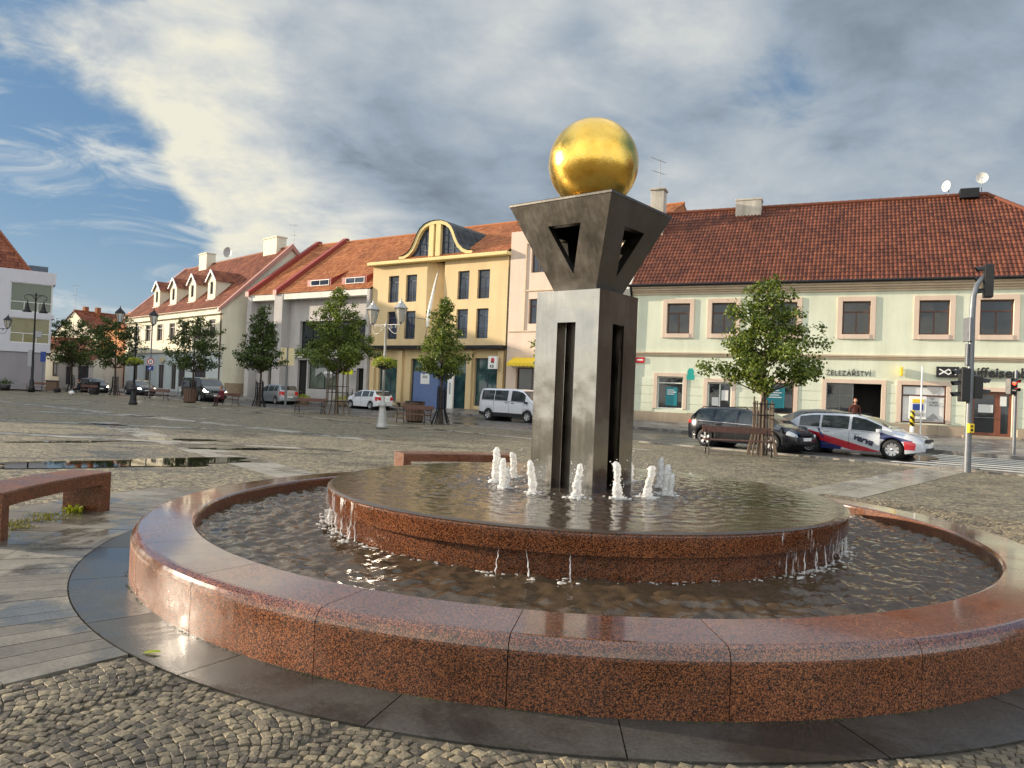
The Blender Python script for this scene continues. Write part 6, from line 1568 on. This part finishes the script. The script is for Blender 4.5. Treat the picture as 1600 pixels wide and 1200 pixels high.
# ------------------------------------------------------------------ people
def person(loc, rz, label, pose, top, legs, hair, skin='skin', group=None, scale=1.0):
    root = empty('person', loc, rz, label, 'person', group); root.scale = (scale,)*3
    V = []; E = []; RR = []
    def v(p, r): V.append(p); RR.append(r); return len(V)-1
    def chain(start, pts):
        i = start
        for p,r in pts: j = v(p,r); E.append((i,j)); i = j
        return i
    if pose == 'sit': hz, kx, ky = .52, .0, -.42
    else: hz = .92
    pel = v((0,0,hz),.15)
    sp = chain(pel,[((0,.0,hz+.16),.135),((0,-.02 if pose=='sit' else 0,hz+.32),.15),((0,-.05 if pose=='sit' else 0,hz+.45),.12)])
    nk = chain(sp,[((0,-.07 if pose=='sit' else -.01,hz+.545),.058),((0,-.09 if pose=='sit' else -.02,hz+.60),.055)])
    hands = []
    for s in (-1,1):
        if pose == 'sit':
            chain(pel,[((s*.10,-.05,hz),.10),((s*.13,-.44,hz+.02),.068),((s*.13,-.46,.27),.052),((s*.13,-.45,.09),.04),((s*.13,-.52,.045),.042),((s*.14,-.62,.035),.034)])
            w = chain(sp,[((s*.19,-.04,hz+.44),.062),((s*.24,-.06,hz+.22),.047),((s*.22,-.14,hz+.13),.042),((s*.13,-.30,hz+.13),.03)]); d = Vector((-s*.35,-1,-.25)).normalized()
        else:
            chain(pel,[((s*.10,0,hz-.05),.10),((s*.11,-.02,.48),.066),((s*.11,.02,.1),.042),((s*.12,-.06,.05),.042),((s*.13,-.16,.035),.033)])
            w = chain(sp,[((s*.20,0,hz+.43),.06),((s*.25,.02,hz+.18),.045),((s*.24,-.05,hz-.02),.035),((s*.23,-.09,hz-.08),.03)]); d = Vector((0,-.25,-1)).normalized()
        p0 = Vector(V[w]); hands.append((p0,d,s))
    me = bpy.data.meshes.new('clothed_body'); me.from_pydata(V,E,[]); o = bpy.data.objects.new('clothed_body', me); COL.objects.link(o); o.parent = root
    md = o.modifiers.new('Skin','SKIN'); md.use_smooth_shade = True
    for i,r_ in enumerate(RR): me.skin_vertices[0].data[i].radius = (r_,r_*.82 if i < 4 else r_)
    me.skin_vertices[0].data[0].use_root = True
    o.modifiers.new('Sub','SUBSURF').levels = 2; o.modifiers['Sub'].render_levels = 2
    t = NT('clothes_'+label[:12]); sp_ = t.n('ShaderNodeSeparateXYZ', i={0:t.obj()}).outputs; cut = hz-.02 if pose == 'sit' else hz+.02
    fold = t.noise(t.obj(), 14, 4, .6)
    if pose == 'sit': mk = t.math('MAXIMUM', t.math('LESS_THAN', sp_[2], .47), t.math('MULTIPLY', t.math('LESS_THAN', sp_[1], -.16), t.math('LESS_THAN', sp_[2], hz+.085)))
    else: mk = t.math('LESS_THAN', sp_[2], cut)
    neck = t.math('GREATER_THAN', sp_[2], hz+.53); shoe = t.math('LESS_THAN', sp_[2], .075)
    col = t.mix(mk, top, legs); col = t.mix(neck, col, (.50,.27,.19)); col = t.mix(shoe, col, (.03,.025,.025))
    me.materials.append(t.out(t.pbr(col, .85, 0, t.bump(fold,.4,.02), .3)))
    # head
    hc = Vector(V[nk])+Vector((0,-.03,.115)); b = MB(); n, m = 18, 14; vs = []; fs = []
    for i in range(m+1):
        tt = pi*i/m
        for q in range(n):
            w_ = 2*pi*q/n; x = .078*sin(tt)*cos(w_); y = .098*sin(tt)*sin(w_); z = -.115*cos(tt)
            if z < -.02: x *= 1-.9*(-.02-z)*2.2; y = y*(1-.25*(-.02-z)*3)-.01*(-.02-z)/.1
            fr = max(0,-sin(w_))*sin(tt)
            if fr > .9 and -.045 < z < .02: y -= .018*(1-abs(z+.015)/.04 if abs(z+.015)<.04 else 0)*(1 if abs(x) < .02 else 0)
            vs.append((hc.x+x,hc.y+y,hc.z+z))
    for i in range(m):
        for q in range(n): q2 = (q+1)%n; fs.append((i*n+q,i*n+q2,(i+1)*n+q2,(i+1)*n+q))
    b.add(vs,fs,0,True)
    for s in (-1,1): b.sphere((hc.x+s*.08,hc.y+.005,hc.z-.01),.022,8,6,sc=(.4,.8,1.3))
    b.add([(hc.x-.012,hc.y-.095,hc.z-.035),(hc.x+.012,hc.y-.095,hc.z-.035),(hc.x,hc.y-.118,hc.z-.03),(hc.x,hc.y-.096,hc.z+.015)],[(0,1,2),(0,2,3),(1,3,2)],0,True)
    hd = b.build('head', M[skin], root)
    b = MB()
    for s in (-1,1): b.sphere((hc.x+s*.03,hc.y-.087,hc.z+.008),.011,8,6)
    b.build('eye', M['black'], hd); b = MB(); b.sphere((hc.x,hc.y-.088,hc.z-.062),.02,10,6,sc=(1.1,.35,.32)); b.build('mouth', M['maroon'], hd)
    b = MB(); vs = []; rn = random.Random(4)
    for i in range(m+1):
        tt = pi*i/m
        for q in range(n):
            w_ = 2*pi*q/n; k = 1.1+.05*rn.random(); x = .083*sin(tt)*cos(w_)*k; y = .103*sin(tt)*sin(w_)*k+.012; z = -.12*cos(tt)*1.04
            front = -sin(w_)
            if front > .25 and z < .055: y = max(y,-.02); z = max(z,-.02) if abs(x) < .06 else z
            if z < -.085: z = -.085
            vs.append((hc.x+x,hc.y+y,hc.z+z))
    b.add(vs,fs,0,True); b.build('hair', M[hair], root)
    for p0,d,s in hands:
        b = MB(); e = d.cross(Vector((0,0,1)) if abs(d.z) < .8 else Vector((0,1,0))).normalized(); nn = d.cross(e)
        b.tube([p0-d*.01,p0+d*.03,p0+d*.085],[.026,.036,.034],8)
        for k,(off,ln) in enumerate(((-.027,.062),(-.009,.072),(.009,.068),(.026,.052))):
            a = p0+d*.082+e*off; b.tube([a,a+d*ln*.5+nn*.004*s,a+d*ln*.85+nn*.022*s,a+d*ln+nn*.036*s],[.0095,.009,.008,.006],6)
        a = p0+d*.03+e*.032*s; b.tube([a,a+e*.028*s+d*.03,a+e*.03*s+d*.06+nn*.01],[.011,.010,.007],6); b.build('hand', M[skin], root)
    return root
person((-19.4,50.25,-.03),radians(-30),'person in a maroon top sitting on a bench before the dark green van','sit',(.13,.02,.03),(.05,.015,.02),'hairr')
person((-36.45,63.2,-.03),radians(-40),'person in dark clothes sitting on a bench at the far left','sit',(.014,.015,.02),(.016,.018,.026),'haird')
px = w2(MINT,11.55,-.75); person((px[0],px[1],.33),radians(-24.3+15),'person with auburn hair standing in front of the dark shop doorway behind the cars','stand',(.10,.03,.02),(.03,.03,.04),'hairr',scale=.99)
bg = MB(); bg.sphere((0,0,.16),.2,14,10,sc=(1.2,.8,.85)); bg.tube([(-.12,0,.3),(-.05,0,.42),(.05,0,.42),(.12,0,.3)],.012,5); o = bg.build('carrier_bag', M['paper'], None, (-36.75,62.6,0)); tag(o,'pale carrier bag on the ground at the feet of the person in dark clothes','bag')
# ------------------------------------------------------------------ sky, sun, camera
SUN_AZ, SUN_EL = -76.0, 12.5
L = Vector((sin(radians(SUN_AZ))*cos(radians(SUN_EL)), cos(radians(SUN_AZ))*cos(radians(SUN_EL)), sin(radians(SUN_EL))))
ld = bpy.data.lights.new('sun','SUN'); ld.energy = 5.0; ld.angle = radians(.6); ld.color = (1,.85,.66)
lo = bpy.data.objects.new('sun', ld); COL.objects.link(lo); lo.rotation_euler = L.to_track_quat('Z','Y').to_euler(); lo.location = L*100

def sky():
    t = NT('World', True); S.world = t.m
    d = t.n('ShaderNodeTexCoord').outputs['Generated']
    sk = t.n('ShaderNodeTexSky', sky_type='NISHITA', sun_disc=False, sun_elevation=radians(SUN_EL), sun_rotation=radians(SUN_AZ), air_density=1.0, dust_density=.6, ozone_density=1.6).outputs[0]
    blue = t.vm('SCALE', sk, sc=.085)
    sep = t.n('ShaderNodeSeparateXYZ', i={0:d}).outputs
    zc = t.math('MAXIMUM', sep[2], 0)
    # clouds lie on a layer overhead, so they flatten towards the horizon
    inv = t.math('DIVIDE', 1, t.math('ADD', zc, .22))
    p = t.vm('SCALE', t.n('ShaderNodeCombineXYZ', i={0:sep[0],1:sep[1],2:t.math('MULTIPLY', zc, .9)}).outputs[0], sc=inv)
    def dirv(u, v):      # sky direction, as azimuth / elevation in degrees
        return Vector((sin(radians(u))*cos(radians(v)), cos(radians(u))*cos(radians(v)), sin(radians(v))))
    def blob(az, el, r0, r1):
        dt = t.vm('DOT_PRODUCT', d, tuple(dirv(az,el))); return t.rng(dt, cos(radians(r1)), cos(radians(r0)), 0, 1, True)
    def dens(q):
        w = t.n('ShaderNodeTexNoise', i={'Vector':q,'Scale':1.1,'Detail':3.,'Roughness':.5}).outputs[1]
        q2 = t.vm('ADD', q, t.vm('SCALE', t.vm('SUBTRACT', w, (.5,.5,.5)), sc=.55))
        a = t.noise(q2, .95, 9, .53); b = t.noise(q2, 2.8, 7, .55)
        return t.math('ADD', t.math('MULTIPLY', a, .74), t.math('MULTIPLY', b, .26))
    n0 = dens(p); off = Vector((L.x,L.y,.25)).normalized()*.13
    n1 = dens(t.vm('ADD', p, tuple(off)))
    det = t.noise(p, 5.5, 8, .62, .6)
    def acc(items):
        s = None
        for k,w in items:
            v = t.math('MULTIPLY', k, w); s = v if s is None else t.math('ADD', s, v)
        return s
    bias = acc([(blob(-20,24,3,17),.15),(blob(-4,20,6,24),.18),(blob(-12,10,2,11),.13),(blob(24,20,5,24),.15),(blob(-35,8,5,15),-.12),(blob(-29,6,2,10),-.08),(blob(16,21,1,8),-.17),(blob(-29,27,.5,4),-.10),(blob(14.6,13.4,.1,3.4),-.09),(blob(-6,8,3,12),.10),(blob(14,9,4,16),.10),(blob(-140,15,10,60),.12)])
    dd = t.math('ADD', t.math('ADD', n0, bias), t.math('MULTIPLY', t.math('SUBTRACT', det, .5), .16))
    cov = t.rng(dd, .50, .62, 0, 1, True)
    thick = t.rng(dd, .58, .86, 0, 1, True)
    warmm = acc([(blob(-27,22,1,13),.26),(blob(-21,15,1,10),.26),(blob(-20,27,1,8),.16),(blob(-17,10,1,8),.30),(blob(12,27,1,7),.28),(blob(-11,9.5,.5,5),.40),(blob(-33,12,2,14),.3),(blob(-60,18,10,40),.5),(blob(-140,12,10,60),.5),(blob(10,12,1,7),.22),(blob(-2,27,3,12),.14),(blob(26,14,2,9),.10)])
    fold = t.math('ADD', t.math('MULTIPLY', t.noise(p, 2.4, 9, .6, .5), .65), t.math('MULTIPLY', t.noise(p, 8, 6, .6), .35))
    warm = t.math('MULTIPLY', warmm, t.rng(fold, .38, .62, .45, 1.5))
    lit = t.math('ADD', t.math('MULTIPLY', t.math('SUBTRACT', n0, n1), 2.3), t.math('MULTIPLY', t.math('SUBTRACT', det, .5), t.rng(warmm, 0, .4, .34, .6)))
    grey = acc([(blob(-6,14.5,1,10),.08),(blob(5,15,2,10),.10),(blob(33,27,2,22),.16),(blob(22,22,2,10),.04)])
    br = t.math('ADD', t.math('ADD', .40, t.math('SUBTRACT', lit, grey)), t.math('SUBTRACT', warm, t.math('MULTIPLY', thick, .16)), clamp=True)
    ccol = t.ramp(br, [(.0,(.21,.255,.31)),(.2,(.33,.40,.48)),(.46,(.50,.55,.59)),(.72,(.68,.695,.67)),(1,(.86,.835,.70))])
    bl = t.mix(.5, blue, (.15,.34,.62))
    hz = t.rng(zc, 0, .2, .4, 0, True)
    bl = t.mix(hz, bl, (.50,.58,.66))
    wisp = t.noise(t.vm('MULTIPLY', d, (4,4,15)), 1.3, 9, .62, .9)
    wm = t.math('MULTIPLY', t.rng(wisp, .46, .72, 0, .85, True), blob(-30,11,6,15))
    bl = t.mix(wm, bl, (.74,.76,.73))
    col = t.mix(cov, bl, ccol)
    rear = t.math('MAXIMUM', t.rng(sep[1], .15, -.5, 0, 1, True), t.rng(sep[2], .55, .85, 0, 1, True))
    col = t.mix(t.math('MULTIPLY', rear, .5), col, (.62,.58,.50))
    col = t.vm('SCALE', col, sc=t.rng(rear, 0, 1, .60, 1.6))  # sky behind the camera and overhead brightened as added fill light
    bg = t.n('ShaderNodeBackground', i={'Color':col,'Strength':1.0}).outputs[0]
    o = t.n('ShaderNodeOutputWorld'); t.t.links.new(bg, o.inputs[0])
sky()

cd = bpy.data.cameras.new('camera'); cam = bpy.data.objects.new('camera', cd); COL.objects.link(cam); S.camera = cam
cd.sensor_width = 36; cd.lens = 1170/1600*36; cd.clip_start = .1; cd.clip_end = 5000
cam.matrix_world = Matrix.Translation((0,0,1.6)) @ Matrix.Rotation(pi/2+math.atan(15/1170),4,'X') @ Matrix.Rotation(radians(2.35),4,'Z')
S.view_settings.view_transform = 'Standard'; S.view_settings.look = 'None'; S.view_settings.gamma = 1; S.view_settings.exposure = .74
S.cycles.max_bounces = 8; S.cycles.transparent_max_bounces = 12; S.cycles.caustics_reflective = False; S.cycles.caustics_refractive = False
